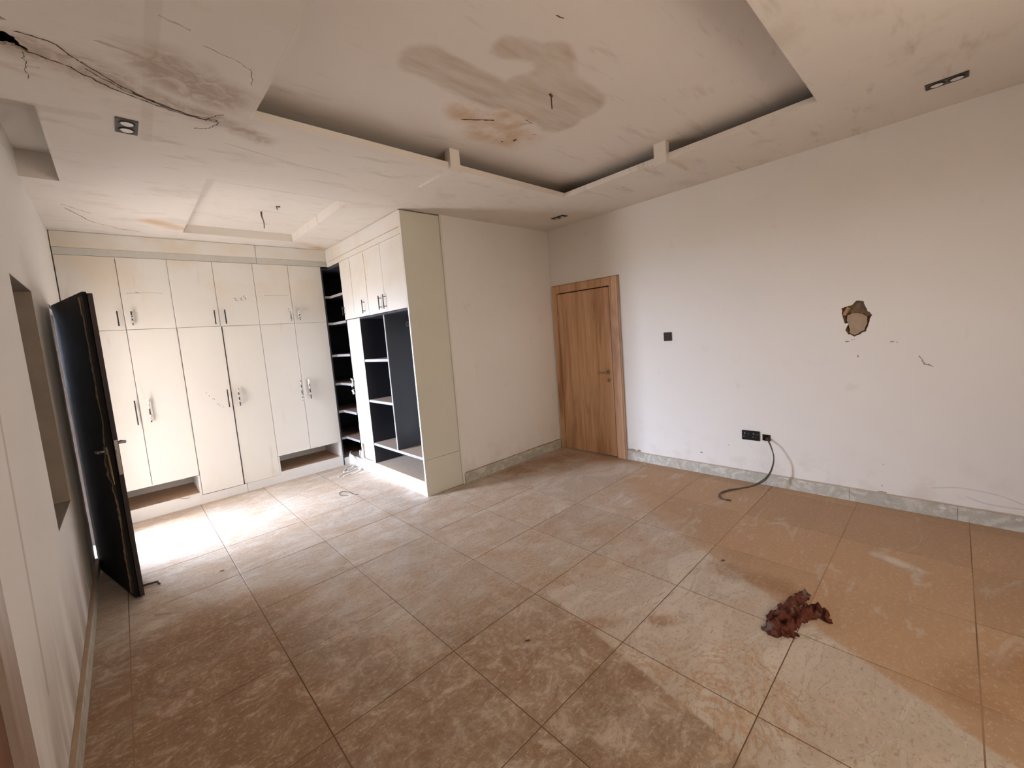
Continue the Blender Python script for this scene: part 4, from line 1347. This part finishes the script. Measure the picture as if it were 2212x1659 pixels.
# ================================================================== things on the floor
# crumpled rag
def sd_caps(p, a, b):
    pa, ba = p - a, b - a
    h_ = max(0, min(1, pa.dot(ba) / ba.length_squared))
    return (pa - ba * h_).length


lobes = [((2.215, 0.575), (2.30, 0.545), 0.050), ((2.30, 0.56), (2.46, 0.53), 0.070), ((2.44, 0.50), (2.50, 0.44), 0.045), ((2.50, 0.55), (2.62, 0.53), 0.030), ((2.47, 0.42), (2.45, 0.39), 0.022), ((2.22, 0.53), (2.235, 0.505), 0.025)]
N_ = 92
gx0, gy0, gs = 2.10, 0.28, 0.62 / (N_ - 1)
hm = {}
for i in range(N_):
    for j in range(N_):
        p = Vector((gx0 + gs * i, gy0 + gs * j))
        d = max(r_ - sd_caps(p, Vector(a), Vector(b)) for a, b, r_ in lobes)
        d += 0.016 * noise.noise((p.x * 38, p.y * 38, 1)) + 0.007 * noise.noise((p.x * 95, p.y * 95, 4))
        if d > 0:
            ridge = 1 - abs(noise.noise((p.x * 13 + p.y * 9, p.y * 24 - p.x * 6, 2)))
            hm[i, j] = 0.004 + min(d * 1.5, 0.045) * (0.12 + 1.0 * ridge ** 4) + 0.004 * noise.noise((p.x * 130, p.y * 130, 6))
mb = MB()
ix = {}
for (i, j), h_ in hm.items():
    ix[i, j] = len(mb.v)
    mb.v.append((gx0 + gs * i, gy0 + gs * j, max(0.002, h_)))
nt = len(mb.v)
mb.v += [(x, y, 0.0006) for x, y, z in mb.v]
edges = {}
for (i, j) in hm:
    q = [(i, j), (i + 1, j), (i + 1, j + 1), (i, j + 1)]
    if all(c in hm for c in q):
        f_ = [ix[c] for c in q]
        mb.f.append(tuple(f_))
        mb.f.append(tuple(k + nt for k in f_[::-1]))
        for k in range(4):
            e_ = (f_[k], f_[(k + 1) % 4])
            if (e_[1], e_[0]) in edges:
                del edges[e_[1], e_[0]]
            else:
                edges[e_] = 1
for a, b in edges:
    mb.f.append((b, a, a + nt, b + nt))
rag = mb.build('cleaning_rag', MAT['rag'], smooth=True)
tag(rag, 'crumpled dirty dark red rag lying on the floor tiles', 'rag')

# white cable tangle by the corner
z = 0.006
coil = [[(1.776, 5.036, z), (1.86, 5.10, z), (1.95, 5.17, z), (2.02, 5.20, z + .01), (2.06, 5.24, z + .012)], [(1.83, 5.00, z), (1.92, 5.03, z), (2.00, 5.05, z), (2.06, 5.04, z)],
        [(1.935, 5.24, z), (1.90, 5.17, z), (1.935, 5.125, z), (2.0, 5.14, z), (2.06, 5.15, z + .01), (2.085, 5.13, z), (2.07, 5.06, z), (1.99, 5.01, z), (1.93, 5.02, z)],
        [(1.94, 5.24, z), (2.0, 5.32, z + .01), (2.05, 5.33, z + .02), (2.075, 5.30, z + .03), (2.05, 5.25, z + .012), (1.98, 5.25, z)],
        [(2.07, 5.06, z), (2.095, 5.09, z + .02), (2.09, 5.16, z + .06), (2.10, 5.28, z + .12), (2.10, 5.40, 0.155), (2.14, 5.47, 0.165), (2.2, 5.55, 0.137)]]
cmb = MB()
for c_ in coil:
    cmb.tube(spline(c_, 8), 0.0075, 7)
tag(cmb.build('cable_tangle', MAT['wcable'], smooth=True), 'tangle of dirty white cable on the floor by the corner shelves', 'cable')
jb = thing('junction_box', (XW2 + 0.01, 5.075, 0.13), 'small grey junction box with wires under the corner shelves', 'junction box')
mb = MB().box(XW2 + 0.018, XW2 + 0.058, 5.072, 5.14, 0.131, 0.232)
mb.build('box', simple('grey_box_plastic', (0.40, 0.38, 0.37), 0.5), jb, bevel=0.003)
MB().box(XW2 + 0.0135, XW2 + 0.0178, 5.080, 5.132, 0.142, 0.220).build('face', simple('pale_box_face', (0.50, 0.48, 0.50), 0.4), jb)
MB().tube(spline([(XW2 + 0.016, 5.13, 0.24), (XW2 + 0.016, 5.155, 0.22), (XW2 + 0.016, 5.165, 0.17), (XW2 + 0.03, 5.17, 0.136)], 6), 0.005, 6).build('wire', MAT['wcable'], jb)

wz = 0.004
w_ = MB().tube(spline([(1.60, 4.311, wz), (1.56, 4.36, wz), (1.551, 4.40, wz), (1.565, 4.46, wz), (1.60, 4.485, wz), (1.63, 4.46, wz)], 6), 0.003, 6)
w_.tube(spline([(1.63, 4.46, wz), (1.649, 4.393, wz), (1.653, 4.30, wz), (1.67, 4.255, wz), (1.694, 4.245, wz)], 6), 0.003, 6)
tag(w_.build('wire_offcut', MAT['crack']), 'thin curled dark wire offcut on the tiles before the cabinets', 'wire')
st = MB().tube(wander([(-0.135, 3.862, 0.008), (-0.03, 3.834, 0.010), (0.004, 3.818, 0.012)], 0.0015, 4, 3), 0.007, 7).tube([(0.0, 3.82, 0.010), (0.010, 3.782, 0.006)], 0.006, 6)
tag(st.build('stick', MAT['crack']), 'short dark stick lying beside the foot of the black door', 'stick')
w_ = MB().tube(spline([(0.15, 5.40, 0.13), (0.22, 5.47, 0.1305), (0.30, 5.478, 0.1315), (0.40, 5.474, 0.1315)], 5), 0.0025, 6)
w_ = MB().tube(spline([(0.02, 5.62, 0.126), (0.10, 5.56, 0.126), (0.20, 5.515, 0.130), (0.26, 5.49, 0.132), (0.31, 5.478, 0.118), (0.345, 5.476, 0.105), (0.37, 5.478, 0.112)], 5), 0.003, 6)
tag(w_.build('twig', MAT['scuff']), 'thin twig sticking out of the shoe niche of the left cabinet', 'twig')
rr = random.Random(21)
for (x, y, a, lab, m_) in ((1.353, 1.445, 0.016, 'tiny dark splinter on the tile in the middle foreground', 'crack'),
                           (0.0, 3.32, 0.05, 'pale curled shaving on the floor near the black door', 'peach'),
                           (2.70, 0.98, 0.014, 'dark brown crumb beside the mopped strip of floor', 'crack'),
                           (0.36, 3.62, 0.02, 'small pale plaster crumb on the tile beyond the black door', 'peach')):
    pts_ = [(x - a * 0.7, y + a * 0.5, 0.004), (x, y + rr.uniform(-.004, .004), 0.006), (x + a * 0.7, y - a * 0.5, 0.004)]
    tag(MB().tube(spline(pts_, 4), [0.0025, 0.003, 0.0035, 0.004, 0.0045, 0.004, 0.0035, 0.003, 0.002], 6).build('debris_chip', MAT[m_]), lab, 'debris', 'crumbs on the floor')
